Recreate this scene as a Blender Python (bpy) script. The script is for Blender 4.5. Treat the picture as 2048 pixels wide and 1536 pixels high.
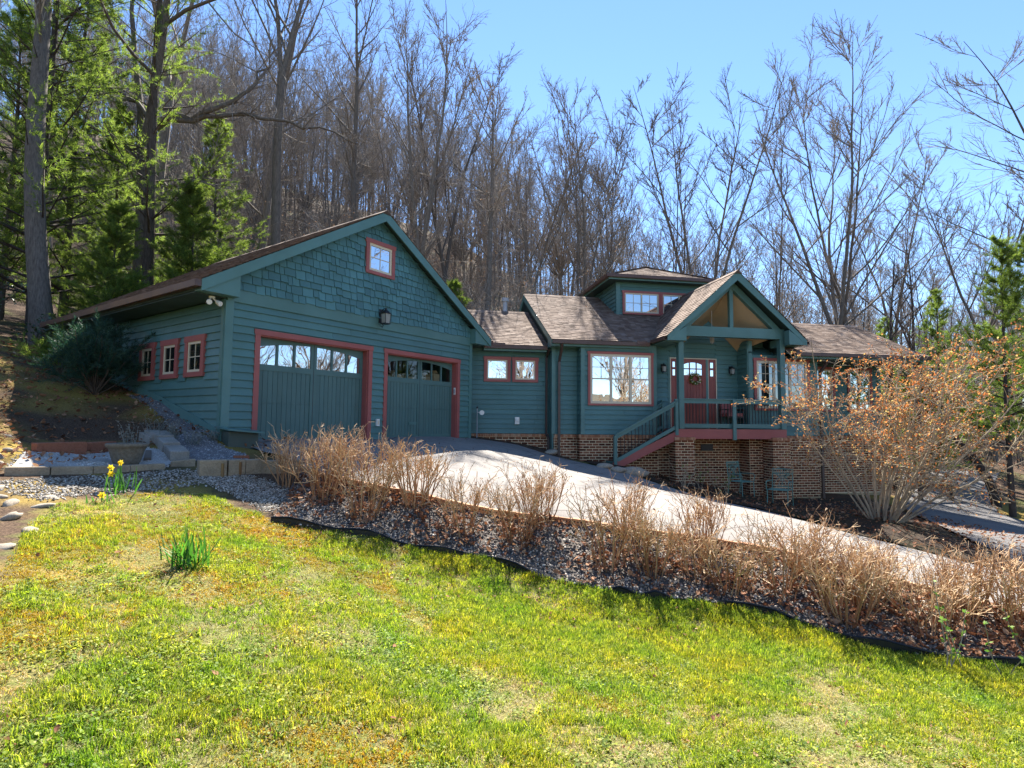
import bpy, math, random
import numpy as np
from mathutils import Vector, Matrix, Euler

for _o in list(bpy.data.objects):
    bpy.data.objects.remove(_o)
S = bpy.context.scene
COL = S.collection

# ------------------------------------------------------------------ camera, light, exposure
FPX, PITCH, ROLL = 1107.5, 0.0699, 0.0092          # focal length for a 2048 px wide frame
cam_d = bpy.data.cameras.new('camera')
cam = bpy.data.objects.new('camera', cam_d)
COL.objects.link(cam)
cam_d.sensor_width = 36.0
cam_d.lens = FPX / 2048.0 * 36.0
cam_d.clip_start, cam_d.clip_end = 0.05, 3000.0
_cp, _sp, _cr, _sr = math.cos(PITCH), math.sin(PITCH), math.cos(ROLL), math.sin(ROLL)
_f = Vector((0, _cp, _sp)); _u0 = Vector((0, -_sp, _cp)); _x0 = Vector((1, 0, 0))
_r = _x0 * _cr + _u0 * _sr
_u = -_x0 * _sr + _u0 * _cr
cam.matrix_world = Matrix(((_r.x, _u.x, -_f.x, 0), (_r.y, _u.y, -_f.y, 0), (_r.z, _u.z, -_f.z, 0), (0, 0, 0, 1)))
S.camera = cam

SUN_EL, SUN_AZ = 49.0, 0.0                          # the sun stands behind the house, straight ahead of the camera
world = bpy.data.worlds.new('World')
S.world = world
world.use_nodes = True
_nt = world.node_tree
_nt.nodes.clear()
_sky = _nt.nodes.new('ShaderNodeTexSky')
_sky.sky_type = 'NISHITA'
_sky.sun_disc = False
_sky.sun_elevation = math.radians(SUN_EL)
_sky.sun_rotation = math.radians(SUN_AZ)
_sky.altitude = 700
_sky.air_density = 1.0
_sky.dust_density = 0.0
_sky.ozone_density = 6.0
_bg = _nt.nodes.new('ShaderNodeBackground')
_bg.inputs[1].default_value = 0.080
_wo = _nt.nodes.new('ShaderNodeOutputWorld')
_nt.links.new(_sky.outputs[0], _bg.inputs[0])
_nt.links.new(_bg.outputs[0], _wo.inputs[0])

sun_d = bpy.data.lights.new('sun', 'SUN')
sun_d.energy = 5.0
sun_d.angle = math.radians(0.5)
sun_d.color = (1.0, 0.95, 0.86)
sun = bpy.data.objects.new('sun', sun_d)
COL.objects.link(sun)
_el, _az = math.radians(SUN_EL), math.radians(SUN_AZ)
_sd = Vector((math.sin(_az) * math.cos(_el), math.cos(_az) * math.cos(_el), math.sin(_el)))
sun.rotation_euler = (-_sd).to_track_quat('-Z', 'Y').to_euler()

S.view_settings.view_transform = 'Standard'
S.view_settings.look = 'None'
S.view_settings.exposure = 1.9
S.view_settings.gamma = 1.0
S.view_settings.use_curve_mapping = False
S.render.engine = 'CYCLES'
S.cycles.max_bounces = 6
S.cycles.diffuse_bounces = 4
S.cycles.glossy_bounces = 3
S.cycles.transmission_bounces = 4
S.cycles.transparent_max_bounces = 8
S.cycles.caustics_reflective = False
S.cycles.caustics_refractive = False
try:
    S.cycles.use_denoising = True
except Exception:
    pass

# ------------------------------------------------------------------ helpers
R = random.Random(7)
NP = np.random.default_rng(11)


def tag(o, label=None, cat=None, group=None, kind=None):
    if label: o['label'] = label
    if cat: o['category'] = cat
    if group: o['group'] = group
    if kind: o['kind'] = kind
    return o


def empty(name, loc=(0, 0, 0), rz=0.0, label=None, cat=None, group=None):
    o = bpy.data.objects.new(name, None)
    o.empty_display_size = 0.2
    o.location = loc
    o.rotation_euler = (0, 0, rz)
    COL.objects.link(o)
    return tag(o, label, cat, group)


class MB:
    """Collects shapes; build() links them as one mesh object."""
    def __init__(self):
        self.v, self.f, self.n = [], [], 0

    def add(self, verts, faces):
        verts = np.asarray(verts, np.float32).reshape(-1, 3)
        faces = np.asarray(faces, np.int32)
        self.v.append(verts)
        self.f.append(faces + self.n)
        self.n += len(verts)
        return self

    def box(self, x0, x1, y0, y1, z0, z1):
        v = [(x0, y0, z0), (x1, y0, z0), (x1, y1, z0), (x0, y1, z0), (x0, y0, z1), (x1, y0, z1), (x1, y1, z1), (x0, y1, z1)]
        f = [(0, 3, 2, 1), (4, 5, 6, 7), (0, 1, 5, 4), (1, 2, 6, 5), (2, 3, 7, 6), (3, 0, 4, 7)]
        return self.add(v, f)

    def hexa(self, bottom, top):
        """eight corners: four below, four above, counter-clockwise from above"""
        f = [(0, 3, 2, 1), (4, 5, 6, 7), (0, 1, 5, 4), (1, 2, 6, 5), (2, 3, 7, 6), (3, 0, 4, 7)]
        return self.add(list(bottom) + list(top), f)

    def bar(self, p, q, w, h, up=(0, 0, 1)):
        """square-section bar from p to q, w wide, h high, centred on the line"""
        p, q = Vector(p), Vector(q)
        d = (q - p).normalized()
        s = d.cross(Vector(up))
        if s.length < 1e-4: s = d.cross(Vector((0, 1, 0)))
        s.normalize()
        t = s.cross(d)
        c = []
        for e in (p, q):
            for a, b in ((-1, -1), (1, -1), (1, 1), (-1, 1)):
                c.append(e + s * (a * w / 2) + t * (b * h / 2))
        f = [(0, 1, 2, 3), (7, 6, 5, 4), (0, 4, 5, 1), (1, 5, 6, 2), (2, 6, 7, 3), (3, 7, 4, 0)]
        return self.add([tuple(x) for x in c], f)

    def prism(self, poly, a, b, put):
        """poly: list of (s, t); put(s, t, d) gives a point; extruded from d=a to d=b"""
        n = len(poly)
        v = [put(s, t, a) for s, t in poly] + [put(s, t, b) for s, t in poly]
        cap = [(0, i, i + 1) for i in range(1, n - 1)]
        if n == 4:
            self.add(v, [(0, 1, 2, 3), (7, 6, 5, 4), (0, 4, 5, 1), (1, 5, 6, 2), (2, 6, 7, 3), (3, 7, 4, 0)])
            return self
        f = [c for c in cap] + [(n + c[0], n + c[2], n + c[1]) for c in cap]
        for i in range(n):
            j = (i + 1) % n
            f += [(i, n + i, n + j), (i, n + j, j)]
        return self.add(v, f)

    def tube(self, pts, rad, sides=6, cap=False):
        P = np.asarray(pts, float)
        m = len(P)
        rr = np.broadcast_to(np.asarray(rad, float), (m,))
        T = np.empty_like(P)
        T[1:-1] = P[2:] - P[:-2]
        T[0] = P[1] - P[0]
        T[-1] = P[-1] - P[-2]
        T /= np.linalg.norm(T, axis=1, keepdims=True) + 1e-9
        ref = np.array([0.31, 0.95, 0.05]) if abs(T[0][2]) > 0.6 else np.array([0.05, 0.1, 1.0])
        A = np.cross(T, ref)
        A /= np.linalg.norm(A, axis=1, keepdims=True) + 1e-9
        B = np.cross(T, A)
        an = np.arange(sides) * (2 * np.pi / sides)
        V = P[:, None, :] + rr[:, None, None] * (np.cos(an)[None, :, None] * A[:, None, :] + np.sin(an)[None, :, None] * B[:, None, :])
        i = np.arange(m - 1)[:, None] * sides
        k = np.arange(sides)[None, :]
        k2 = (k + 1) % sides
        F = np.stack([i + k, i + k2, i + sides + k2, i + sides + k], -1).reshape(-1, 4)
        self.add(V.reshape(-1, 3), F)
        if cap:
            self.add(V[-1], [tuple((0, j, j + 1)) for j in range(1, sides - 1)])
            self.add(V[0], [tuple((0, j + 1, j)) for j in range(1, sides - 1)])
        return self

    def lathe(self, prof, sides=12, c=(0, 0, 0)):
        m = len(prof)
        an = np.arange(sides) * (2 * np.pi / sides)
        V = np.array([[(c[0] + r * math.cos(a), c[1] + r * math.sin(a), c[2] + z) for a in an] for r, z in prof]).reshape(-1, 3)
        F = []
        for i in range(m - 1):
            for k in range(sides):
                k2 = (k + 1) % sides
                F.append((i * sides + k, i * sides + k2, (i + 1) * sides + k2, (i + 1) * sides + k))
        self.add(V, F)
        return self

    def mesh(self, name, mat, smooth=False):
        me = bpy.data.meshes.new(name)
        if self.n:
            V = np.concatenate(self.v)
            sizes = np.concatenate([np.full(len(f), f.shape[1], np.int32) for f in self.f])
            loops = np.concatenate([f.ravel() for f in self.f]).astype(np.int32)
            starts = np.concatenate([[0], np.cumsum(sizes)[:-1]]).astype(np.int32)
            me.vertices.add(len(V)); me.vertices.foreach_set('co', V.ravel())
            me.loops.add(len(loops)); me.loops.foreach_set('vertex_index', loops)
            me.polygons.add(len(sizes)); me.polygons.foreach_set('loop_start', starts)
            me.polygons.foreach_set('loop_total', sizes)
            me.update(calc_edges=True)
            me.polygons.foreach_set('use_smooth', np.full(len(sizes), bool(smooth)))
        if mat: me.materials.append(mat)
        return me

    def build(self, name, mat, parent=None, smooth=False, label=None, cat=None, group=None, kind=None):
        me = self.mesh(name, mat, smooth)
        o = bpy.data.objects.new(name, me)
        COL.objects.link(o)
        if parent is not None: o.parent = parent
        return tag(o, label, cat, group, kind)


def inst(name, me, parent=None, loc=(0, 0, 0), rot=(0, 0, 0), scl=(1, 1, 1)):
    o = bpy.data.objects.new(name, me)
    o.location, o.rotation_euler, o.scale = loc, rot, scl
    COL.objects.link(o)
    if parent is not None: o.parent = parent
    return o


def copy_tree(o, parent=None):
    c = o.copy()
    COL.objects.link(c)
    if parent is not None: c.parent = parent
    for ch in list(o.children):
        copy_tree(ch, c)
    return c


# ------------------------------------------------------------------ materials
def new_mat(name):
    m = bpy.data.materials.new(name)
    m.use_nodes = True
    nt = m.node_tree
    nt.nodes.clear()
    out = nt.nodes.new('ShaderNodeOutputMaterial')
    return m, nt, out


def _noise(nt, scale, detail=4.0, rough=0.6, coord='Object', vec=None, stretch=None):
    n = nt.nodes.new('ShaderNodeTexNoise')
    n.inputs['Scale'].default_value = scale
    n.inputs['Detail'].default_value = detail
    n.inputs['Roughness'].default_value = rough
    if vec is None:
        if coord == 'World':
            vec = nt.nodes.new('ShaderNodeNewGeometry').outputs['Position']
        else:
            vec = nt.nodes.new('ShaderNodeTexCoord').outputs[coord]
    if stretch:
        mp = nt.nodes.new('ShaderNodeMapping')
        mp.inputs['Scale'].default_value = stretch
        nt.links.new(vec, mp.inputs['Vector'])
        vec = mp.outputs[0]
    nt.links.new(vec, n.inputs['Vector'])
    return n.outputs['Fac']


def _vary(nt):
    """one random number per loose piece and per object"""
    g = nt.nodes.new('ShaderNodeNewGeometry')
    oi = nt.nodes.new('ShaderNodeObjectInfo')
    a = nt.nodes.new('ShaderNodeMath'); a.operation = 'ADD'
    nt.links.new(g.outputs['Random Per Island'], a.inputs[0]); nt.links.new(oi.outputs['Random'], a.inputs[1])
    b = nt.nodes.new('ShaderNodeMath'); b.operation = 'FRACT'
    nt.links.new(a.outputs[0], b.inputs[0])
    return b.outputs[0]


def _ramp(nt, fac, stops):
    r = nt.nodes.new('ShaderNodeValToRGB')
    e = r.color_ramp.elements
    while len(e) < len(stops): e.new(0.5)
    for k, (p, c) in zip(e, stops):
        k.position = p
        k.color = (c[0], c[1], c[2], 1)
    nt.links.new(fac, r.inputs[0])
    return r.outputs[0]


def _mix(nt, fac, a, b, mode='MIX'):
    m = nt.nodes.new('ShaderNodeMix')
    m.data_type = 'RGBA'
    m.blend_type = mode
    if hasattr(fac, 'links'): nt.links.new(fac, m.inputs[0])
    else: m.inputs[0].default_value = fac
    for s, i in ((a, 6), (b, 7)):
        if hasattr(s, 'links'): nt.links.new(s, m.inputs[i])
        else: m.inputs[i].default_value = (s[0], s[1], s[2], 1)
    return m.outputs[2]


def _math(nt, op, a, b=None, clamp=False):
    m = nt.nodes.new('ShaderNodeMath'); m.operation = op; m.use_clamp = clamp
    for s, i in ((a, 0), (b, 1)):
        if s is None: continue
        if hasattr(s, 'links'): nt.links.new(s, m.inputs[i])
        else: m.inputs[i].default_value = s
    return m.outputs[0]


def _bsdf(nt, out, col, rough=0.8, spec=0.3, metal=0.0, bump=None, bump_s=0.3, bump_d=0.01, trans=None, trans_col=None):
    b = nt.nodes.new('ShaderNodeBsdfPrincipled')
    if hasattr(col, 'links'): nt.links.new(col, b.inputs['Base Color'])
    else: b.inputs['Base Color'].default_value = (*col, 1)
    if hasattr(rough, 'links'): nt.links.new(rough, b.inputs['Roughness'])
    else: b.inputs['Roughness'].default_value = rough
    b.inputs['Specular IOR Level'].default_value = spec
    b.inputs['Metallic'].default_value = metal
    if bump is not None:
        bp = nt.nodes.new('ShaderNodeBump')
        bp.inputs['Strength'].default_value = bump_s
        bp.inputs['Distance'].default_value = bump_d
        nt.links.new(bump, bp.inputs['Height'])
        nt.links.new(bp.outputs[0], b.inputs['Normal'])
    sh = b.outputs[0]
    if trans:
        t = nt.nodes.new('ShaderNodeBsdfTranslucent')
        c = trans_col if trans_col is not None else col
        if hasattr(c, 'links'): nt.links.new(c, t.inputs['Color'])
        else: t.inputs['Color'].default_value = (*c, 1)
        mx = nt.nodes.new('ShaderNodeMixShader')
        mx.inputs[0].default_value = trans
        nt.links.new(sh, mx.inputs[1]); nt.links.new(t.outputs[0], mx.inputs[2])
        sh = mx.outputs[0]
    nt.links.new(sh, out.inputs['Surface'])
    return b


def paint(name, col, rough=0.5, var=0.12, grain=(1, 1, 1), gs=30, dirt=0.2):
    """painted wood: slight board-to-board change, faint grain and weathering"""
    m, nt, out = new_mat(name)
    v = _vary(nt)
    a = [c * (1 - var) for c in col]; b = [min(1, c * (1 + var)) for c in col]
    c1 = _ramp(nt, v, [(0, a), (1, b)])
    n = _noise(nt, 1.1, 5, 0.65, 'World')
    d = _ramp(nt, n, [(0.35, (1, 1, 1)), (0.75, (1 - dirt, 1 - dirt, 1 - dirt * 1.1))])
    c2 = _mix(nt, 1.0, c1, d, 'MULTIPLY')
    g = _noise(nt, gs, 3, 0.6, 'World', stretch=grain)
    rr = _ramp(nt, n, [(0.3, (rough - .08,) * 3), (0.7, (rough + .12,) * 3)])
    _bsdf(nt, out, c2, rr, 0.4, bump=g, bump_s=0.12, bump_d=0.004)
    return m


def speck(name, stops, scale, rough=0.9, coord='World', bump_s=0.4, bump_d=0.01, big=None, detail=5, spec=0.2):
    """rough ground or stone: ramp over a noise, an optional broad tint, bump"""
    m, nt, out = new_mat(name)
    n = _noise(nt, scale, detail, 0.7, coord)
    c = _ramp(nt, n, stops)
    if big:
        n2 = _noise(nt, big[0], 4, 0.6, coord)
        c = _mix(nt, 1.0, c, _ramp(nt, n2, big[1]), 'MULTIPLY')
    _bsdf(nt, out, c, rough, spec, bump=n, bump_s=bump_s, bump_d=bump_d)
    return m


def pick(name, stops, rough=0.8, spec=0.3, trans=None, tmul=None, noise=None, bump_s=0.0):
    """colour drawn at random per piece"""
    m, nt, out = new_mat(name)
    c = _ramp(nt, _vary(nt), stops)
    nz = None
    if noise:
        nz = _noise(nt, noise, 4, 0.6, 'Object')
        c = _mix(nt, 1.0, c, _ramp(nt, nz, [(0.3, (.7, .7, .7)), (0.7, (1.15, 1.15, 1.15))]), 'MULTIPLY')
    tc = None
    if tmul: tc = _mix(nt, 1.0, c, tmul, 'MULTIPLY')
    _bsdf(nt, out, c, rough, spec, bump=nz if bump_s else None, bump_s=bump_s, trans=trans, trans_col=tc)
    return m


TEAL = (.088, .195, .182)
M = {}
M['siding'] = paint('teal_siding_paint', TEAL, .42, .10, (.15, .15, 3), 40)
M['trim'] = paint('teal_trim_paint', (.096, .208, .192), .42, .05, (.3, .3, 2), 30)
M['shingle'] = paint('teal_shingle_paint', (.080, .200, .205), .5, .18, (4, 4, .3), 30)
M['door'] = paint('teal_door_paint', (.085, .168, .155), .45, .06, (4, 4, .2), 30)
M['red'] = paint('brick_red_paint', (.37, .105, .090), .5, .06, (1, 1, 1), 30)
M['front_door'] = paint('red_door_stain', (.27, .055, .040), .38, .10, (4, 4, .2), 30)
M['cream'] = paint('cream_paint', (.66, .57, .41), .4, .04, dirt=.08)
M['ceiling'] = paint('tan_ceiling_board', (.42, .30, .17), .6, .06)
M['gutter'] = paint('brown_gutter_metal', (.115, .062, .045), .35, .05)
M['downspout'] = paint('brown_downspout_metal', (.085, .055, .045), .35, .05)
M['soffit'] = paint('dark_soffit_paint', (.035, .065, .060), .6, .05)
M['black'] = paint('black_metal', (.018, .018, .018), .4, .05)
M['white'] = paint('white_plastic', (.78, .76, .70), .4, .03, dirt=.05)
M['patina'] = paint('verdigris_metal', (.14, .30, .25), .5, .1)
M['tread'] = paint('brown_tread_wood', (.16, .09, .055), .7, .15)
M['wood'] = paint('grey_wood', (.16, .12, .09), .8, .2)
M['box'] = paint('olive_box_paint', (.075, .095, .075), .6, .05)
M['galv'] = paint('galvanised_steel', (.42, .43, .45), .35, .05)
M['plastic_edge'] = paint('black_plastic_edging', (.012, .012, .013), .45, .1)
M['card'] = paint('tan_cardboard', (.62, .50, .30), .8, .1)
M['darkroom'] = paint('dark_interior', (.02, .018, .016), .9, .1)
M['wicker'] = paint('dark_rocker_wood', (.05, .03, .025), .5, .1)


def roof_mat():
    m, nt, out = new_mat('brown_asphalt_shingle')
    c = _ramp(nt, _vary(nt), [(0, (.135, .088, .064)), (.35, (.195, .132, .098)), (.7, (.225, .158, .120)), (1, (.29, .215, .170))])
    n = _noise(nt, 140, 3, .7, 'World')
    c = _mix(nt, 1.0, c, _ramp(nt, n, [(.3, (.75, .75, .75)), (.7, (1.15, 1.15, 1.15))]), 'MULTIPLY')
    n2 = _noise(nt, .8, 4, .6, 'World')
    c = _mix(nt, 1.0, c, _ramp(nt, n2, [(.35, (.92, .92, .91)), (.7, (1.03, 1.03, 1.03))]), 'MULTIPLY')
    _bsdf(nt, out, c, .92, .2, bump=n, bump_s=.3, bump_d=.004)
    return m


M['roof'] = roof_mat()
M['brick'] = pick('dark_red_brick', [(0, (.085, .030, .016)), (.3, (.16, .056, .028)), (.6, (.235, .082, .040)), (.85, (.28, .108, .056)), (1, (.34, .155, .085))], .85, .2, noise=22, bump_s=.2)
M['rowlock'] = pick('tan_edge_brick', [(0, (.34, .14, .07)), (.5, (.46, .22, .12)), (1, (.55, .32, .19))], .85, .2, noise=22, bump_s=.2)
M['mortar'] = speck('sand_mortar', [(.3, (.78, .62, .38)), (.7, (.90, .75, .50))], 60)
M['concrete'] = speck('grey_concrete_block', [(.3, (.22, .20, .17)), (.7, (.36, .33, .28))], 45, big=(2.5, [(.35, (.75, .73, .7)), (.65, (1.1, 1.1, 1.1))]))
M['tanblock'] = speck('tan_concrete_edging', [(.3, (.26, .20, .13)), (.7, (.42, .34, .24))], 45, big=(3, [(.35, (.7, .7, .7)), (.65, (1.1, 1.1, 1.1))]))
M['redblock'] = speck('terracotta_block', [(.3, (.24, .085, .045)), (.7, (.36, .14, .08))], 30)
M['stone'] = speck('tan_field_stone', [(.3, (.24, .20, .155)), (.7, (.46, .40, .32))], 14, coord='Object', big=(4, [(.3, (.7, .7, .72)), (.7, (1.1, 1.08, 1.02))]))
M['pot'] = speck('weathered_stone_pot', [(.3, (.13, .105, .075)), (.7, (.26, .22, .165))], 25, coord='Object', bump_s=.6, bump_d=.02)
M['parge'] = speck('tan_parge_coat', [(.3, (.32, .24, .13)), (.7, (.44, .34, .20))], 20)


def glass(name, refl, dark, bumpy=.02):
    m, nt, out = new_mat(name)
    d = nt.nodes.new('ShaderNodeBsdfDiffuse'); d.inputs['Color'].default_value = (*dark, 1)
    g = nt.nodes.new('ShaderNodeBsdfGlossy'); g.inputs['Roughness'].default_value = .0
    g.inputs['Color'].default_value = (.95, .97, 1, 1)
    n = _noise(nt, 1.6, 2, .5, 'World')
    bp = nt.nodes.new('ShaderNodeBump'); bp.inputs['Strength'].default_value = bumpy; bp.inputs['Distance'].default_value = .1
    nt.links.new(n, bp.inputs['Height']); nt.links.new(bp.outputs[0], g.inputs['Normal'])
    mx = nt.nodes.new('ShaderNodeMixShader'); mx.inputs[0].default_value = refl
    nt.links.new(d.outputs[0], mx.inputs[1]); nt.links.new(g.outputs[0], mx.inputs[2])
    nt.links.new(mx.outputs[0], out.inputs['Surface'])
    return m


def clear_glass(name, refl):
    m, nt, out = new_mat(name)
    d = nt.nodes.new('ShaderNodeBsdfTransparent'); d.inputs['Color'].default_value = (.8, .82, .8, 1)
    g = nt.nodes.new('ShaderNodeBsdfGlossy'); g.inputs['Roughness'].default_value = .0
    mx = nt.nodes.new('ShaderNodeMixShader'); mx.inputs[0].default_value = refl
    nt.links.new(d.outputs[0], mx.inputs[1]); nt.links.new(g.outputs[0], mx.inputs[2])
    nt.links.new(mx.outputs[0], out.inputs['Surface'])
    return m


M['glass'] = glass('reflective_window_glass', .72, (.012, .012, .012))
M['half_glass'] = glass('tinted_window_glass', .5, (.012, .012, .012))
M['dim_glass'] = glass('shaded_window_glass', .22, (.012, .012, .012))
M['clear'] = clear_glass('clear_garage_glass', .10)
M['frost'] = pick('frosted_lantern_glass', [(0, (.55, .55, .5)), (1, (.6, .6, .55))], .3, .5, trans=.5)


def bark_mat(name, a, b):
    m, nt, out = new_mat(name)
    n = _noise(nt, 9, 5, .7, 'Object', stretch=(3, 3, .5))
    c = _ramp(nt, n, [(.3, a), (.7, b)])
    oi = nt.nodes.new('ShaderNodeObjectInfo')
    c = _mix(nt, 1.0, c, _ramp(nt, oi.outputs['Random'], [(0, (.65, .65, .66)), (1, (1.25, 1.2, 1.12))]), 'MULTIPLY')
    _bsdf(nt, out, c, .92, .15, bump=n, bump_s=.6, bump_d=.02)
    return m


M['bark'] = bark_mat('grey_brown_bark', (.085, .073, .063), (.235, .203, .175))
M['bark_dark'] = bark_mat('dark_pine_bark', (.045, .036, .031), (.135, .108, .090))
M['twig'] = bark_mat('brown_twig_bark', (.20, .172, .148), (.40, .35, .305))
M['bark_light'] = bark_mat('pale_bush_bark', (.24, .195, .14), (.48, .41, .30))
M['hedge'] = pick('straw_brown_stem', [(0, (.20, .095, .045)), (.5, (.34, .19, .095)), (1, (.48, .31, .18))], .8, .2)
M['hedge_twig'] = pick('pale_straw_twig', [(0, (.30, .175, .088)), (.5, (.52, .345, .19)), (1, (.74, .55, .35))], .8, .2)
M['needle'] = pick('pine_needle_green', [(0, (.060, .098, .026)), (.5, (.145, .19, .046)), (1, (.25, .28, .075))], .6, .25, trans=.6, tmul=(1.5, 1.7, .9))
M['needle_dark'] = pick('dark_evergreen_needle', [(0, (.020, .060, .046)), (.6, (.036, .088, .064)), (1, (.065, .120, .070))], .6, .25, trans=.25, tmul=(1.3, 1.5, 1.0))
M['laurel'] = pick('glossy_laurel_leaf', [(0, (.018, .040, .014)), (1, (.045, .085, .028))], .3, .5, trans=.2)
M['grass'] = None
M['rust_leaf'] = pick('rust_orange_leaf', [(0, (.24, .075, .026)), (.45, (.36, .145, .048)), (.75, (.44, .27, .11)), (1, (.36, .34, .14))], .7, .2, trans=.5, tmul=(1.4, 1.2, 1.0))
M['tan_leaf'] = pick('dry_tan_leaf', [(0, (.20, .105, .055)), (.6, (.34, .20, .11)), (1, (.42, .29, .18))], .8, .2, trans=.35)
M['litter'] = pick('fallen_brown_leaf', [(0, (.13, .05, .025)), (.5, (.28, .12, .06)), (.85, (.36, .19, .10)), (1, (.46, .30, .18))], .8, .25, trans=.2)
M['daff_leaf'] = pick('daffodil_leaf', [(0, (.045, .135, .028)), (1, (.085, .21, .040))], .5, .3, trans=.4, tmul=(1.3, 1.5, .7))
M['daff'] = pick('yellow_petal', [(0, (.78, .56, .02)), (1, (.86, .66, .05))], .6, .2, trans=.35)
M['sage'] = pick('grey_sage_leaf', [(0, (.17, .18, .15)), (1, (.32, .32, .28))], .8, .2, trans=.3)
M['green_leaf'] = pick('fresh_green_leaf', [(0, (.10, .23, .03)), (1, (.24, .36, .06))], .6, .3, trans=.45)
M['pebble'] = pick('mixed_bed_pebble', [(0, (.040, .036, .033)), (.4, (.10, .085, .074)), (.7, (.22, .18, .145)), (.9, (.40, .34, .28)), (1, (.66, .59, .50))], .75, .3)
M['white_pebble'] = pick('white_pebble', [(0, (.26, .24, .21)), (.4, (.42, .39, .35)), (1, (.62, .59, .54))], .8, .3)
M['mixed_pebble'] = pick('sandy_mixed_pebble', [(0, (.10, .085, .065)), (.4, (.22, .19, .15)), (.7, (.36, .32, .26)), (1, (.55, .51, .45))], .8, .3)
M['slate_pebble'] = pick('blue_grey_pebble', [(0, (.10, .105, .115)), (.6, (.20, .20, .21)), (1, (.46, .45, .44))], .75, .3)
# ------------------------------------------------------------------ the ground
# ground control points: world X, Y, Z (camera eye is the origin)
GP=np.array([
(-4.97,11.2,-.45),(-3.4,13.4,-.45),(-1.75,15.8,-.45),(-3.6,10.6,-.62),(-1.5,13.0,-.62),(-1.0,17.3,-.45),(1.0,17.6,-.80),(2.1,17.3,-1.16),(2.8,17.2,-1.20),(3.3,16.4,-1.27),
(4.7,16.7,-1.75),(5.5,16.9,-1.80),(7.4,18.2,-2.18),(8.1,17.3,-2.30),(9.9,18.1,-2.36),(12.3,19.6,-2.42),(14.5,20.2,-2.42),
(-5.75,10.5,-.27),(-5.1,10.3,-.55),(-4.7,9.9,-.62),(-7.5,11.8,.36),(-8.3,12.4,.52),(-10.4,13.8,1.1),(-12.2,15.5,1.6),(-6.6,9.0,-.45),(-8.2,9.3,.1),(-10.5,11,.75),
(-5.4,6.6,-.56),(-4.7,7.4,-.6),(-6.2,7.0,-.4),(-7.2,7.6,-.1),(-4.0,8.2,-.72),(-4.2,6.0,-.8),(-6.5,5.0,-.55),
(-3.55,9.0,-.88),(-3.4,8.6,-1.0),(-2.5,5.0,-1.25),(-4,3.2,-1.2),(-1.8,3.5,-1.55),
(-2.6,8.75,-.98),(-1.2,8.4,-1.22),(.75,8.1,-1.45),(2.2,7.8,-1.6),(3.6,7.5,-1.75),(4.8,7.0,-1.95),(6.2,6.3,-2.25),
(-3.0,8.0,-1.15),(-1.0,7.25,-1.72),(.8,6.8,-1.95),(2.7,6.3,-2.12),(4.2,5.8,-2.25),(5.3,5.3,-2.38),
(0,3.2,-1.88),(2.2,3.4,-2.05),(4,3.4,-2.25),(0,0,-1.95),(-5,0,-1.5),(5,0,-2.4),(0,-6,-2.2),
(0,11.5,-.95),(1.5,10.2,-1.28),(1.6,14.0,-1.15),(3.4,13.0,-1.55),(5,12,-1.8),(6.5,11.0,-2.05),(8,9.6,-2.3),(10,8.0,-2.6),
(6.5,14.5,-2.1),(7.6,11.9,-2.02),(8.6,12.6,-2.1),(9.5,14.5,-2.3),(11.5,12.5,-2.55),(14,11.5,-2.8),(13,16,-2.6),
(-1,20,-.3),(4,26,.3),(10,26,-.6),(16,26,-1.2),(-8,22,1.8),(-16,22,3.2),(-16,12,2.6),(-12,6,.9),(-12,0,0),(16,4,-3.2),(22,14,-3.2),(22,24,-2.0),(12,-4,-3.4)],float)
for _p in GP:
    if -_p[0] > .42 * _p[1] > 1.8 and _p[1] < 9.5:
        _u = min(1, max(0, (-_p[0] / _p[1] - .42) / .14)); _w = min(1, max(0, (_p[1] - 8.5) / 2))
        _p *= 1 + .16 * _u * _u * (3 - 2 * _u) * (1 - _w * _w * (3 - 2 * _w))
def _phi(r2):
    return .5*r2*np.log(r2+1e-6)
def _fit(P,z,sm=.01):
    n=len(P);d=P[:,None,:]-P[None];K=_phi((d**2).sum(-1))+sm*np.eye(n)
    A=np.zeros((n+3,n+3));A[:n,:n]=K;A[:n,n]=1;A[:n,n+1:]=P;A[n:,:n]=A[:n,n:].T
    return np.linalg.solve(A,np.r_[z,0,0,0])
GW=_fit(GP[:,:2],GP[:,2])
def smooth(a,b,t):
    u=np.clip((t-a)/(b-a),0,1);return u*u*(3-2*u)
def terrain(x,y):
    x=np.asarray(x,float);y=np.asarray(y,float);sh=x.shape
    xc=np.clip(x,-16,22).ravel();yc=np.clip(y,-6,26).ravel()
    q=np.stack([xc,yc],-1);d=q[:,None,:]-GP[None,:,:2]
    z=(_phi((d**2).sum(-1))@GW[:-3]+GW[-3]+q@GW[-2:]).reshape(sh)
    dy=np.maximum(y-26,0);dx=np.maximum(-16-x,0);ex=np.maximum(x-22,0)
    # wooded hill behind: steeper on the left, gentle on the right
    k=.44-.35*smooth(-20,42,x)
    z=z+k*np.minimum(dy,70)*smooth(0,18,dy)+.02*np.maximum(dy-70,0)+.28*np.minimum(dx,60)-.10*np.minimum(ex,30)
    z=z-.10*np.minimum(np.maximum(-6-y,0),40)
    return z
# ------------------------------------------------------------------ building helpers
def front(y0):
    return lambda u, d, z: (u, y0 - d, z)            # wall facing -Y


def left(x0):
    return lambda u, d, z: (x0 - d, u, z)            # wall facing -X


def spans(u0, u1, cuts):
    out = [(u0, u1)]
    for a, b in cuts:
        nxt = []
        for s, e in out:
            if b <= s or a >= e: nxt.append((s, e)); continue
            if a > s: nxt.append((s, a))
            if b < e: nxt.append((b, e))
        out = nxt
    return [(s, e) for s, e in out if e - s > .015]


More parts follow.
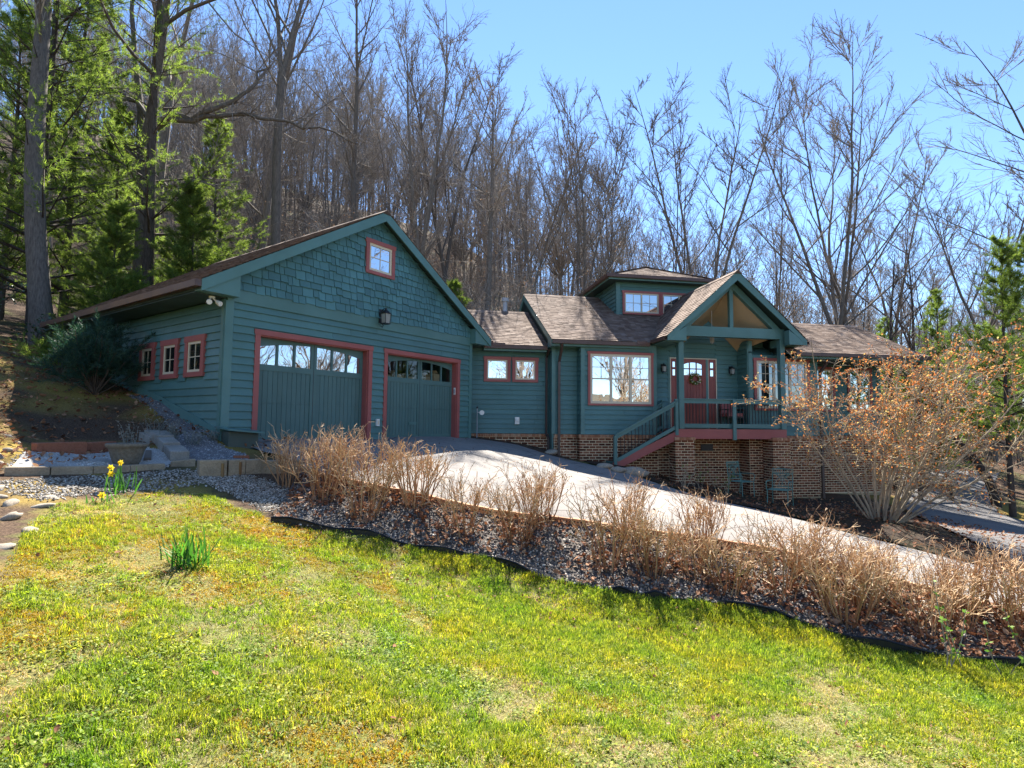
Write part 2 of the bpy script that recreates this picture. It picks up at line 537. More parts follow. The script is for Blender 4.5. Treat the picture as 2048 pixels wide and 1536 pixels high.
def siding(parent, wm, u0, u1, z0, z1, holes=(), e=.152, mat=None, name='siding_board', lim=None):
    k = 0
    n = max(1, int(math.ceil((z1 - z0) / e - .25)))
    lim = lim if lim is None else lim
    for i in range(n):
        z = z0 + i * e
        t = min(z + e, z1)
        cuts = [(a + .02, b - .02) for a, b, c, d in holes if min(t, d) - max(z, c) > .45 * (t - z)]
        lo, hi = (u0, u1) if lim is None else lim(z + e * .5)
        lo, hi = max(lo, u0), min(hi, u1)
        jn = R.uniform(1.2, 3.6)
        joints = [(u0 + jn + m_ * 3.66 - .002, u0 + jn + m_ * 3.66 + .002) for m_ in range(4)]
        for s, q in spans(lo, hi, cuts + joints):
            j = R.uniform(-.0015, .0015)
            mb = MB().prism([(.0, z), (.036 + j, z), (.006, t + .006), (.0, t + .006)], s, q, lambda d, zz, u: wm(u, d, zz))
            mb.build(name, mat or M['siding'], parent)
            k += 1
    return k


def slab(mb, wm, u0, u1, z0, z1, d0, d1):
    """flat piece on a wall, from depth d0 to d1 outward"""
    mb.hexa([wm(u0, d1, z0), wm(u1, d1, z0), wm(u1, d0, z0), wm(u0, d0, z0)],
            [wm(u0, d1, z1), wm(u1, d1, z1), wm(u1, d0, z1), wm(u0, d0, z1)])
    return mb


def frame(mb, wm, u0, u1, z0, z1, w, d0, d1, wt=None, wb=None):
    wt = w if wt is None else wt
    wb = w if wb is None else wb
    slab(mb, wm, u0, u0 + w, z0 + wb, z1 - wt, d0, d1)
    slab(mb, wm, u1 - w, u1, z0 + wb, z1 - wt, d0, d1)
    slab(mb, wm, u0, u1, z1 - wt, z1, d0, d1 + .003)
    slab(mb, wm, u0, u1, z0, z0 + wb, d0, d1 + .003)
    return mb


def window(parent, wm, u0, u1, z0, z1, casing=.10, sashes=1, grid=(2, 2), double=False, glass='glass', fw=.05, ear=.02, label=None):
    """red casing (the part) with cream frame, sashes' panes and glazing bars as sub-parts"""
    mb = MB()
    slab(mb, wm, u0, u0 + casing, z0 + casing * .8, z1 - casing, 0, .050)
    slab(mb, wm, u1 - casing, u1, z0 + casing * .8, z1 - casing, 0, .042)
    slab(mb, wm, u0 - ear, u1 + ear, z1 - casing, z1, 0, .050)
    slab(mb, wm, u0, u1, z0, z0 + casing * .8, 0, .047)
    w = mb.build('window', M['red'], parent, label=label)
    a, b, c, d = u0 + casing, u1 - casing, z0 + casing * .8, z1 - casing
    fr = MB()
    frame(fr, wm, a, b, c, d, fw, .0, .026)
    sw = (b - a - 2 * fw + fw) / sashes
    bars = MB()
    for i in range(sashes):
        s0 = a + fw + i * sw
        s1 = s0 + sw - fw
        if i: slab(fr, wm, s0 - fw, s0, c + fw, d - fw, .0, .030)
        zm = (c + d) / 2
        parts = [(c + fw, zm - .02, None), (zm + .02, d - fw, grid)] if double else [(c + fw, d - fw, grid)]
        if double: slab(fr, wm, s0, s1, zm - .02, zm + .02, .0, .028)
        for p0, p1, g in parts:
            slab(MB(), wm, s0, s1, p0, p1, 0, 0)
            t1, t2 = R.uniform(-.004, .004), R.uniform(-.004, .004)
            pane = MB().add([wm(s0, .006, p0), wm(s1, .006 + t1, p0), wm(s1, .006 + t1 + t2, p1), wm(s0, .006 + t2, p1)], [(0, 1, 2, 3)])
            pane.build('pane', M[glass], w)
            if g:
                for k in range(1, g[0]):
                    x = s0 + (s1 - s0) * k / g[0]
                    slab(bars, wm, x - .009, x + .009, p0, p1, .0, .016)
                for k in range(1, g[1]):
                    z = p0 + (p1 - p0) * k / g[1]
                    slab(bars, wm, s0, s1, z - .009, z + .009, .0, .0175)
    fr.build('frame', M['cream'], w)
    if bars.n: bars.build('glazing_bars', M['cream'], w)
    return w


def roof_slope(parent, P, vlen, ulim, expo=.143, wmin=.13, wmax=.24, name='shingle_courses', start=0.0):
    """overlapping asphalt tabs on the plane P(u, v, h): v runs up the slope, h is height above the plane"""
    V, F = [], []
    n = 0
    rows = int(vlen / expo) + 1
    for r in range(rows):
        v0 = start + r * expo
        v1 = min(v0 + expo * 1.12, vlen)
        if v1 - v0 < .02: continue
        lo, hi = ulim((v0 + v1) / 2)
        u = lo - R.uniform(0, .2)
        while u < hi:
            w = R.uniform(wmin, wmax)
            a, b = max(u, lo), min(u + w - .006, hi)
            u += w
            if b - a < .02: continue
            h = R.choice((.014, .016, .018, .021))
            dv = R.uniform(-.002, .002)
            V += [P(a, v0 + dv, h), P(b, v0 + dv, h), P(b, v1, .004), P(a, v1, .004), P(a, v0 + dv, -.01), P(b, v0 + dv, -.01)]
            F += [(n, n + 1, n + 2, n + 3), (n + 4, n + 5, n + 1, n)]
            n += 6
    mb = MB(); mb.add(V, F)
    return mb.build(name, M['roof'], parent, kind='stuff')


BRICK_N = [0]
BL, BH, BJ = .203, .0813, .017
_bm = MB().box(-(BL - BJ) / 2, (BL - BJ) / 2, -.006, .01, -(BH - BJ) / 2, (BH - BJ) / 2).mesh('brick', M['brick'])


def bricks(parent, wm, yaw, u0, u1, ztop, zbot, single, stuff):
    """running bond; single: bricks as objects of their own while the count lasts, the rest go into the mesh builder stuff"""
    row = 0
    z = ztop - BH / 2
    while z > zbot:
        off = (row % 2) * BL / 2
        u = u0 - off
        while u < u1 - .01:
            a, b = max(u, u0) + BJ / 2, min(u + BL, u1) - BJ / 2
            u += BL
            if b - a < .02: continue
            jd = R.uniform(-.002, .003)
            if single and BRICK_N[0] < 300:
                BRICK_N[0] += 1
                p = wm((a + b) / 2, jd, z)
                inst('brick', _bm, parent, p, (0, 0, yaw), ((b - a) / (BL - BJ), 1, 1))
            else:
                slab(stuff, wm, a, b, z - (BH - BJ) / 2, z + (BH - BJ) / 2, -.005, .006 + jd)
        row += 1
        z -= BH


def rowlock(mb, wm, u0, u1, ztop, d0=-.03, d1=.045, w=.0745, h=.10):
    n = max(1, int(round((u1 - u0) / w)))
    w = (u1 - u0) / n
    for i in range(n):
        a = u0 + i * w
        j = R.uniform(-.004, .004)
        mb.hexa([wm(a + .004, d1 + j, ztop - h), wm(a + w - .006, d1 + j, ztop - h), wm(a + w - .006, d0, ztop - h), wm(a + .004, d0, ztop - h)],
                [wm(a + .004, d1 + j, ztop - .015), wm(a + w - .006, d1 + j, ztop - .015), wm(a + w - .006, d0, ztop), wm(a + .004, d0, ztop)])


def downspout(parent, pts, w=.075, h=.06, name='downspout'):
    mb = MB()
    for a, b in zip(pts[:-1], pts[1:]):
        mb.bar(a, b, w, h, up=(0, 1, 0.01))
    return mb.build(name, M['downspout'], parent)


def lantern(loc, rz, label, s=1.0, group=None):
    t = empty('wall_lantern', loc, rz, label, 'wall lamp', group)
    t.scale = (s, s, s)
    MB().box(-.055, .055, -.025, 0, -.14, .16).build('back_plate', M['black'], t)
    MB().tube([(0, -.02, .06), (0, -.07, .15), (0, -.13, .165), (0, -.17, .12)], .011, 6).build('arm', M['black'], t)
    cage = MB()
    for a, b in ((-1, -1), (1, -1), (1, 1), (-1, 1)):
        cage.bar((a * .062, -.17 + b * .062, -.16), (a * .075, -.17 + b * .075, .045), .012, .012)
    cage.box(-.075, .075, -.245, -.095, -.175, -.158)
    cage.box(-.085, .085, -.255, -.085, .045, .058)
    cage.build('cage', M['black'], t)
    MB().lathe([(.105, 0), (.085, .03), (.05, .06), (.02, .075), (.012, .1), (.018, .115), (.0, .125)], 8, (0, -.17, .058)).build('cap', M['black'], t)
    MB().hexa([(-.055, -.225, -.157), (.055, -.225, -.157), (.055, -.115, -.157), (-.055, -.115, -.157)],
              [(-.068, -.238, .044), (.068, -.238, .044), (.068, -.102, .044), (-.068, -.102, .044)]).build('glass_globe', M['frost'], t)
    MB().tube([(0, -.02, -.1), (0, -.06, -.16), (0, -.10, -.20), (0, -.06, -.235), (0, -.03, -.2)], .008, 5).build('scroll', M['black'], t)
    return t


# ------------------------------------------------------------------ the garage
GX, GY, GZ, GA = -5.4815, 10.4707, -.4331, .9604
gar = empty('garage', (GX, GY, GZ), GA, 'teal two-door garage with a shingled gable and red trimmed doors', 'garage')
GW_, GD_ = 7.41, 7.75
SL = .612                                            # roof slope, rise over run
APX = 3.705
def g_roof(x, top=5.61):                             # top of the roof sheet at x
    return top - SL * abs(x - APX)


wf, wl = front(0.0), left(0.0)
D1, D2 = (.70, 3.475), (4.08, 6.755)                 # door openings
DT = 2.15
core = MB()
for a, b in ((0.0, D1[0]), (D1[1], D2[0]), (D2[1], GW_)):
    core.box(a, b, 0.0, .14, -1.2, DT)
core.box(0, GW_, 0, .14, DT, 2.75)
core.box(0, .14, .14, GD_, -1.2, 2.75)
core.box(GW_ - .14, GW_, .14, GD_, -1.2, 2.75)
core.box(.14, GW_ - .14, GD_ - .14, GD_, -1.2, 2.75)
core.box(.14, GW_ - .14, .14, GD_ - .14, 2.6, 2.7)
for y0, y1 in ((0, .14), (GD_ - .14, GD_)):
    zt = lambda x: g_roof(x) - .16
    core.prism([(0, 2.75), (GW_, 2.75), (GW_, zt(GW_)), (APX, zt(APX)), (0, zt(0))], y0, y1, lambda s, t, d: (s, d, t))
core.build('wall', M['siding'], gar)
MB().box(-.02, GW_ + .02, .15, GD_, -1.2, -.012).build('floor_slab', M['concrete'], gar)
holes = [(.588, 3.588, -2, 2.25), (3.969, 6.865, -2, 2.25)]
siding(gar, wf, .13, GW_ - .13, -.15 + .0, 2.72, holes)
siding(gar, wl, .0, GD_, -.30, 2.75, [(.667, 1.464, 1.294, 2.126), (1.755, 2.54, 1.294, 2.126), (2.84, 3.60, 1.294, 2.126)])
tb = MB(); slab(tb, wf, .0, GW_, 2.72, 3.00, 0, .043); tb.build('band_board', M['trim'], gar)
for a, b in ((-.026, .13), (GW_ - .13, GW_)):
    tb = MB(); slab(tb, wf, a, b, -.5, 2.72, 0, .040); tb.build('corner_board', M['trim'], gar)
tb = MB(); slab(tb, wl, .0, .11, -.5, 2.75, 0, .037); tb.build('corner_board', M['trim'], gar)
# sloping skirt board along the rising grade
tb = MB().prism([(.03, .27), (2.6, .97), (3.6, 1.15), (3.6, .3), (.03, -.4)], -.045, -.003, lambda s, t, d: (d, s, t))
tb.build('skirt_board', M['trim'], gar)
# gable shingles
ns = 0
st = MB()
row = 0
z = 2.955
lim = lambda x: g_roof(x) - .17
atx = (3.28, 4.21, 4.03, 4.885)
while z < 5.4:
    e = .172
    x = .05 - R.uniform(0, .15)
    while x < GW_ - .03:
        w = R.choice((.11, .14, .17, .20, .24, .27))
        a, b = max(x + .006, .03), min(x + w - .006, GW_ - .03)
        x += w
        if b - a < .03: continue
        j = R.uniform(-.022, .022)
        zb = z + j
        ta, tb_ = min(z + e + .03, lim(a)), min(z + e + .03, lim(b))
        if ta < zb + .02 and tb_ < zb + .02: continue
        ta, tb_ = max(ta, zb + .005), max(tb_, zb + .005)
        c = (a + b) / 2
        if atx[0] + .03 < c < atx[1] - .03 and atx[2] < z + e * .6 < atx[3] - .03: continue
        dd = R.uniform(-.004, .008)
        mb = st if ns >= 300 else MB()
        mb.hexa([wf(a, .066 + dd, zb), wf(b, .066 + dd, zb), wf(b, .03, zb), wf(a, .03, zb)],
                [wf(a, .034, ta), wf(b, .034, tb_), wf(b, .028, tb_), wf(a, .028, ta)])
        if ns < 300: mb.build('shingle', M['shingle'], gar)
        ns += 1
    z += e
if st.n: st.build('upper_shingles', M['shingle'], gar, kind='stuff')
tb = MB(); tb.prism([(0.02, 2.99), (GW_ - .02, 2.99), (GW_ - .02, lim(GW_)), (APX, lim(APX) + .05), (.02, lim(0))], 0.001, .028, lambda s, t, d: (s, -d, t))
tb.build('gable_backing', M['shingle'], gar)
window(gar, wf if False else (lambda u, d, z: (u, -.03 - d, z)), *atx, casing=.10, fw=.06, label='small square gable window with red casing')
for k, (a, b) in enumerate(((.667, 1.464), (1.755, 2.54), (2.84, 3.60))):
    window(gar, (lambda u, d, z: (-.014 - d, u, z)), a, b, 1.294, 2.126, casing=.12, fw=.05, glass='dim_glass')


def garage_door(x0, x1, glass):
    """two-leaf look: boarded lower panel, six arched lights above"""
    yd = .17
    wd = front(yd)
    tb = MB()
    for (a, b, c, d) in ((x0 - .112, x0, -.02, DT), (x1, x1 + .112, -.02, DT)):
        slab(tb, wf, a, b, c, d, 0, .040)
    slab(tb, wf, x0 - .13, x1 + .13, DT, DT + .105, 0, .048)
    for (a, b) in ((x0 - .001, x0 + .022), (x1 - .022, x1 + .001)):
        tb.box(a, b, .001, yd + .05, -.02, DT)
    tb.box(x0 + .022, x1 - .022, .001, yd + .05, DT - .022, DT + .001)
    tb.build('door_casing', M['red'], gar)
    a, b = x0 + .022, x1 - .022
    mid = (a + b) / 2
    h = DT - .022
    dr = MB()
    slab(dr, wd, a, b, 0, h, -.05, -.03) if glass != 'clear' else slab(dr, wd, a, b, 0, 1.50, -.05, -.03)
    for s, e in ((a, a + .07), (b - .07, b), (mid - .075, mid + .075)):
        slab(dr, wd, s, e, 0, h, -.03, .012)
    for s, e in ((a + .07, mid - .075), (mid + .075, b - .07)):
        slab(dr, wd, s, e, 1.46, 1.585, -.03, .012)
        slab(dr, wd, s, e, 0, .10, -.03, .012)
    zt, rise = 2.075, .15
    arch = lambda x: zt - rise * ((x - mid) / (b - mid)) ** 2
    # head rail with an arched lower edge
    for s, e in ((a + .07, mid - .075), (mid + .075, b - .07)):
        N = 8
        for i in range(N):
            u, v = s + (e - s) * i / N, s + (e - s) * (i + 1) / N
            dr.hexa([wd(u, .012, arch(u)), wd(v, .012, arch(v)), wd(v, -.03, arch(v)), wd(u, -.03, arch(u))],
                    [wd(u, .012, h), wd(v, .012, h), wd(v, -.03, h), wd(u, -.03, h)])
    door = dr.build('garage_door', M['door'], gar)
    gr = MB(); slab(gr, wd, mid - .006, mid + .006, .0, h, .0122, .0135); gr.build('centre_gap', M['black'], door)
    for s, e in ((a + .07, mid - .075), (mid + .075, b - .07)):
        for k in (1, 2):
            x = s + (e - s) * k / 3
            slab(MB(), wd, x - .026, x + .026, 1.585, arch(x) + .002, -.02, .010).build('glazing_bar', M['door'], door)
        for k in range(3):
            u, v = s + (e - s) * k / 3, s + (e - s) * (k + 1) / 3
            t = R.uniform(-.003, .003)
            MB().add([wd(u, -.012, 1.58), wd(v, -.012 + t, 1.58), wd(v, -.012 + t, arch(v) + .01), wd(u, -.012, arch(u) + .01)], [(0, 1, 2, 3)]).build('pane', M[glass], door)
        n = 11
        for k in range(n):
            u, v = s + (e - s) * k / n, s + (e - s) * (k + 1) / n
            bd = MB()
            for zz0, zz1 in ((.10, .785), (.793, 1.46)):
                slab(bd, wd, u + .004, v - .004, zz0, zz1, -.03, -.004)
            bd.build('door_board', M['door'], door)
    return door


garage_door(*D1, 'glass')
gd2 = garage_door(*D2, 'clear')
hd = MB(); slab(hd, front(.17), 5.05, 5.33, .36, .43, -.005, .012); hd.build('door_handle', M['trim'], gd2)

# garage roof: sheets, fascia, returns, soffit, gutter, shingles
OV = .27
rf = MB()
for sgn in (-1, 1):
    xe = APX + sgn * (APX + .605)
    rf.prism([(APX, 5.60), (xe, g_roof(xe) - .0), (xe, g_roof(xe) - .07), (APX, 5.53)], -OV + .01, GD_ + .3, lambda s, t, d: (s, d, t))
roofp = rf.build('roof', M['soffit'], gar)
for sgn in (-1, 1):
    L = math.hypot(APX + .62, SL * (APX + .62))
    cx, sx = (APX + .62) / L, SL * (APX + .62) / L
    xe = APX + sgn * (APX + .62)
    P = lambda u, v, h, xe=xe, sgn=sgn: (xe - sgn * v * cx + sgn * h * sx, u, g_roof(xe) + v * sx + h * cx)
    roof_slope(roofp, P, L, lambda v: (-OV - .03, GD_ + .33))
rc = MB()
for k in range(27):
    y = -OV - .03 + k * .305
    rc.prism([(APX - .15, 5.525), (APX, 5.625), (APX + .15, 5.525), (APX + .15, 5.54), (APX, 5.645), (APX - .15, 5.54)], y, y + .315, lambda s, t, d: (s, d, t + .002 * (k % 2)))
rc.build('ridge_cap', M['roof'], roofp)
for sgn in (-1, 1):
    xe = APX + sgn * (APX + .605)
    fb = MB()
    fb.prism([(APX, 5.60), (xe, g_roof(xe) - .004), (xe, g_roof(xe) - .22), (APX, 5.60 - .24)], -OV - .02, -OV + .01, lambda s, t, d: (s, d, t))
    fb.build('rake_board', M['trim'], gar)
    # boxed eave return
    xi = .12 if sgn < 0 else GW_ - .12
    rb = MB()
    top = lambda x: g_roof(x) - .20
    lo = 2.775
    rb.prism([(xe, lo), (xi, lo), (xi, top(xi)), (xe, max(top(xe), lo + .03))], -OV + .012, -.036, lambda s, t, d: (s, d, t))
    rb.build('eave_return', M['trim'], gar)
    sf = MB()
    x0_, x1_ = (xe, -.03) if sgn < 0 else (GW_ + .03, xe)
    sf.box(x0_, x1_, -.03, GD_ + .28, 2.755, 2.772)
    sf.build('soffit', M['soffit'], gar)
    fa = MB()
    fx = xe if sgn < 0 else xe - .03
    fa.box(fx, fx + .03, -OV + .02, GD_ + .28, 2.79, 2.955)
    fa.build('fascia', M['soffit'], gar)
    gt = MB()
    gx = xe - .115 if sgn < 0 else xe + .005
    gt.box(gx, gx + .11, -OV - .01, GD_ + .3, 2.83, 2.845)
    ox = gx if sgn < 0 else gx + .1
    gt.box(ox, ox + .012, -OV - .01, GD_ + .3, 2.845, 2.95)
    gt.box(gx, gx + .11, -OV - .015, -OV - .0, 2.83, 2.95)
    gt.build('gutter', M['gutter'], gar)
br = MB(); br.prism([(-.6, 2.78), (.3, 2.78), (.3, 3.2), (-.6, 2.95)], GD_ + .02, GD_ + .3, lambda s, t, d: (s, d, t)); br.build('eave_return', M['trim'], gar)

_gm = Matrix.Translation((GX, GY, GZ)) @ Matrix.Rotation(GA, 4, 'Z')
def gw(x, y, z):
    return tuple(_gm @ Vector((x, y, z)))


lantern(gw(3.80, -.036, 3.02), GA, 'large black carriage lantern on the band board above the two garage doors', 1.15)
fl = empty('flood_light', gw(-.25, .05, 2.755), GA, 'pair of cream floodlights under the left eave of the garage', 'floodlight')
MB().lathe([(.0, 0), (.055, 0), (.055, -.03), (.0, -.03)], 10).build('base_plate', M['white'], fl)
for s in (-1, 1):
    hb = MB(); hb.tube([(s * .02, 0, -.03), (s * .06, -.02, -.075)], .014, 6)
    hb.tube([(s * .06, -.02, -.07), (s * .075, -.05, -.10), (s * .10, -.11, -.135), (s * .105, -.125, -.14)], [.02, .04, .052, .046], 9, True)
    hb.build('lamp_head', M['white'], fl)
oc = empty('outlet_cover', gw(3.785, -.026, .41), GA, 'cream outlet cover on the siding between the garage doors', 'outlet')
MB().box(-.045, .045, -.05, 0, -.085, .085).build('cover', M['white'], oc)
MB().box(-.025, .025, -.055, -.05, -.05, .05).build('lid', M['cream'], oc)
kp = empty('door_keypad', gw(6.70, .06, 1.33), GA, 'slim white keypad on the red jamb of the right garage door', 'keypad')
MB().box(.028, .05, -.05, .02, -.10, .10).build('housing', M['white'], kp)
MB().box(.018, .028, -.045, .012, -.06, .05).build('keys', M['galv'], kp)
# painted box beside the left garage door
bx = empty('storage_box', gw(.30, -.20, -.42), GA, 'small olive painted box with a jutting lid at the garage corner', 'box')
MB().box(-.30, .28, -.10, .17, 0, .64).build('body', M['box'], bx)
MB().hexa([(-.37, -.22, .66), (.34, -.22, .60), (.34, .17, .64), (-.37, .17, .70)], [(-.37, -.22, .69), (.34, -.22, .63), (.34, .17, .67), (-.37, .17, .73)]).build('lid', M['trim'], bx)
MB().tube([(-.12, -.105, .20), (-.12, -.105, .30)], .05, 8, True).build('vent_hole', M['black'], bx)
MB().box(.06, .14, -.125, -.10, .10, .17).build('spout', M['white'], bx)
# boxes stored just inside the right door
for k, (x, w, h, y, zt) in enumerate(((4.45, .34, .30, .45, 1.66), (5.0, .42, .32, .5, 1.70), (5.30, .3, .3, .42, 1.66), (6.1, .3, .3, .5, 1.72), (6.40, .26, .42, .45, 1.82))):
    b = empty('storage_carton', gw(x, y, zt - h), GA + R.uniform(-.1, .1),
              ['low tan carton behind the first light of the right garage door', 'wide tan carton behind the second light of the right garage door', 'small tan carton behind the third light of the right garage door',
               'tan carton behind the fifth light of the right garage door', 'tallest tan carton behind the last light of the right garage door'][k], 'carton')
    MB().box(-w / 2, w / 2, 0, .3, 0, h).build('body', M['card'], b)
    f = MB(); f.bar((-w / 2, .0, h), (-w / 2 - .08, -.0, h + .08), .28, .006); f.build('flap', M['card'], b)
sh = empty('storage_shelf', gw(4.2, .42, 0), GA, 'dark shelf under the cartons inside the right garage door', 'shelf')
MB().box(0, 2.45, 0, .5, 1.33, 1.36).build('board', M['darkroom'], sh)
for x in (.02, 2.38):
    MB().box(x, x + .05, .02, .07, 0, 1.33).build('leg', M['darkroom'], sh)

# ------------------------------------------------------------------ the house
HX, HY, HZ, HA = 5.0871, 16.815, -.1308, .1751
hou = empty('house', (HX, HY, HZ), HA, 'teal wooden house on brick footings with a gabled entrance porch', 'house')
_hm = Matrix.Translation((HX, HY, HZ)) @ Matrix.Rotation(HA, 4, 'Z')
def hw(x, y, z):
    return tuple(_hm @ Vector((x, y, z)))


MS = .532
m_roof = lambda y: 2.70 + MS * (y - .6)
YD = 1.12                                            # door wall
core = MB()
core.box(-3.70, 2.70, YD, 9.0, -2.6, 2.62)
core.box(-2.87, -.41, .75, YD, -.21, 2.62)
core.box(-6.9, -3.70, 1.6, 5.6, -.22, 2.5)
core.prism([(YD, 2.62), (9.2, 2.62), (5.09, 4.92)], -3.70, 2.75, lambda s, t, d: (d, s, t))
core.box(2.665, 5.13, .515, 5.6, -.22, 2.40)
core.box(5.13, 8.55, 1.6, 5.6, -.22, 2.40)
core.prism([(.515, 2.40), (5.6, 2.40), (3.0, 3.80)], 2.8, 8.55, lambda s, t, d: (d, s, t))
core.build('wall', M['siding'], hou)
fd = MB()
fd.box(-6.9, -3.64, 1.57, 5.6, -1.6, -.225)
fd.box(-3.64, 2.66, 1.045, 5, -2.7, -.225)
fd.box(-2.92, -.36, .72, 1.045, -2.2, -.225)
fd.box(2.63, 5.13, .48, 5.6, -3.0, -.225)
fd.box(5.13, 8.6, 1.57, 5.6, -3.0, -.225)
fd.build('footing', M['mortar'], hou)

# siding, field by field
siding(hou, front(1.6), -6.9, -3.70, -.2, 2.45, [(-5.79, -4.045, 1.42, 2.215)])
siding(hou, front(YD), -3.64, -2.87, -.2, 2.5)
siding(hou, front(.75), -2.75, -.54, -.2, 2.55, [(-2.65, -.50, .70, 2.36)])
siding(hou, left(-2.87), .77, YD, -.2, 2.5)
siding(hou, front(YD), -.41, .23, -.2, 2.9, )
siding(hou, front(YD), .23, 1.86, 2.33, 4.3, lim=lambda z: (-.2 + max(0, (z - 2.75) * 1.12), 3.95 - max(0, (z - 2.75) * 1.12)))
siding(hou, front(YD), 1.86, 2.66, .0, 4.3, lim=lambda z: (-.2 + max(0, (z - 2.75) * 1.12), 3.95 - max(0, (z - 2.75) * 1.12)))
siding(hou, front(YD), 2.66, 3.6, 2.5, 3.1, lim=lambda z: (-.2, 3.95 - max(0, (z - 2.75) * 1.12)))
siding(hou, left(2.665), .53, YD, 0, 2.85)
siding(hou, front(.515), 2.79, 5.0, -.2, 2.4, [(2.84, 4.84, .60, 2.30)])
siding(hou, front(1.6), 5.16, 8.45, -.2, 2.4, [(5.5, 6.7, .62, 2.2), (7.2, 8.2, .62, 2.2)])
siding(hou, left(5.13), .53, 1.6, -.2, 2.4)
siding(hou, left(-3.70), 1.2, 8.8, 2.4, 4.9, lim=lambda z: (.6 + (z - 2.6) / MS, 9.5 - (z - 2.6) / MS))
for wm, a, b, z0, z1 in ((front(.75), -2.885, -2.755, -.2, 2.6), (front(.75), -.545, -.395, -.2, 2.6), (front(.515), 2.65, 2.785, -.2, 2.45),
                         (front(.515), 5.0, 5.145, -.2, 2.42), (front(YD), -3.715, -3.60, -.2, 2.55), (front(YD), .17, .235, -.0, 2.33), (front(YD), -.395, -.33, -.2, 2.55),
                         (front(1.6), 8.44, 8.56, -.2, 2.4), (left(2.665), .50, .56, 0, 2.6)):
    tb = MB(); slab(tb, wm, a, b, z0, z1, 0, .040); tb.build('corner_board', M['trim'], hou)
tb = MB(); slab(tb, front(1.6), -6.9, -3.7, 2.40, 2.56, 0, .043); tb.build('frieze_board', M['trim'], hou)
tb = MB(); slab(tb, front(.75), -2.75, -.55, 2.44, 2.62, 0, .042); tb.build('frieze_board', M['trim'], hou)

# windows
lk = lambda u, d, z: (u, 1.586 - d, z)
window(hou, lk, -5.79, -4.945, 1.42, 2.215, casing=.10, fw=.045, grid=None)
window(hou, lk, -4.885, -4.045, 1.42, 2.215, casing=.10, fw=.045, grid=None)
window(hou, lambda u, d, z: (u, .736 - d, z), -2.66, -.51, .69, 2.37, casing=.075, sashes=3, grid=(2, 2), double=True, fw=.075, label='large three-part front window with cream frames')
window(hou, lambda u, d, z: (u, .501 - d, z), 2.83, 4.85, .60, 2.30, casing=.09, sashes=3, grid=(2, 2), double=True, fw=.085, glass='dim_glass')
window(hou, lambda u, d, z: (u, 1.586 - d, z), 5.5, 6.7, .62, 2.2, casing=.09, sashes=2, grid=(2, 2), double=True)
window(hou, lambda u, d, z: (u, 1.586 - d, z), 7.2, 8.2, .62, 2.2, casing=.09, sashes=1, grid=(2, 2), double=True)

# entrance door with sidelights
wd = front(YD)
cs = MB()
slab(cs, wd, .235, .262, 0, 2.27, 0, .05); slab(cs, wd, 1.85, 1.877, 0, 2.27, 0, .05)
slab(cs, wd, .235, 1.877, 2.27, 2.30, 0, .053)
slab(cs, wd, .50, .515, 0, 2.27, 0, .04); slab(cs, wd, 1.575, 1.59, 0, 2.27, 0, .04)
cs.build('door_frame', M['cream'], hou)
cs = MB(); slab(cs, wd, .515, .60, 0, 2.27, 0, .038); slab(cs, wd, 1.50, 1.575, 0, 2.27, 0, .038)
cs.build('door_mullion', M['trim'], hou)
dr = MB()
a, b = .60, 1.50
slab(dr, wd, a, a + .13, .02, 2.27, 0, .03); slab(dr, wd, b - .13, b, .02, 2.27, 0, .03)
slab(dr, wd, a + .13, b - .13, .02, .22, 0, .03); slab(dr, wd, a + .13, b - .13, 1.55, 1.74, 0, .03)
arc = lambda x: 2.16 - .07 * ((x - 1.05) / .32) ** 2
for i in range(8):
    u, v = a + .13 + i * .08, a + .13 + (i + 1) * .08
    dr.hexa([wd(u, .03, arc(u)), wd(v, .03, arc(v)), wd(v, 0, arc(v)), wd(u, 0, arc(u))], [wd(u, .03, 2.27), wd(v, .03, 2.27), wd(v, 0, 2.27), wd(u, 0, 2.27)])
for x in (.93, 1.17): slab(dr, wd, x - .018, x + .018, 1.74, 2.2, 0, .026)
slab(dr, wd, a + .13, b - .13, 1.93, 1.965, 0, .027)
door = dr.build('front_door', M['front_door'], hou)
for i in range(6):
    u = a + .13 + i * .1067
    bd = MB(); slab(bd, wd, u + .004, u + .1027, .22, 1.55, 0, .018); bd.build('door_board', M['front_door'], door)
for i in range(3):
    for z0, z1 in ((1.74, 1.93), (1.965, 2.2)):
        u = a + .13 + i * .24 - (.03 if i == 1 else 0)
        MB().add([wd(a + .13 + i * .2134, .012, z0), wd(a + .13 + (i + 1) * .2134, .012, z0), wd(a + .13 + (i + 1) * .2134, .013, z1), wd(a + .13 + i * .2134, .013, z1)], [(0, 1, 2, 3)]).build('pane', M['glass'], door)
MB().tube([(1.44, YD - .03, 1.0), (1.44, YD - .09, 1.0), (1.44, YD - .09, .9)], .012, 6).build('handle', M['black'], door)
for a, b in ((.262, .50), (1.59, 1.85)):
    sl = MB(); slab(sl, wd, a, a + .07, 0, 2.27, 0, .03); slab(sl, wd, b - .07, b, 0, 2.27, 0, .03)
    slab(sl, wd, a + .07, b - .07, 0, 1.72, 0, .024); slab(sl, wd, a + .07, b - .07, 1.92, 1.99, 0, .03); slab(sl, wd, a + .07, b - .07, 2.17, 2.27, 0, .03)
    s = sl.build('sidelight', M['front_door'], hou)
    for z0, z1 in ((1.72, 1.92), (1.99, 2.17)):
        MB().add([wd(a + .07, .01, z0), wd(b - .07, .01, z0), wd(b - .07, .011, z1), wd(a + .07, .011, z1)], [(0, 1, 2, 3)]).build('pane', M['glass'], s)

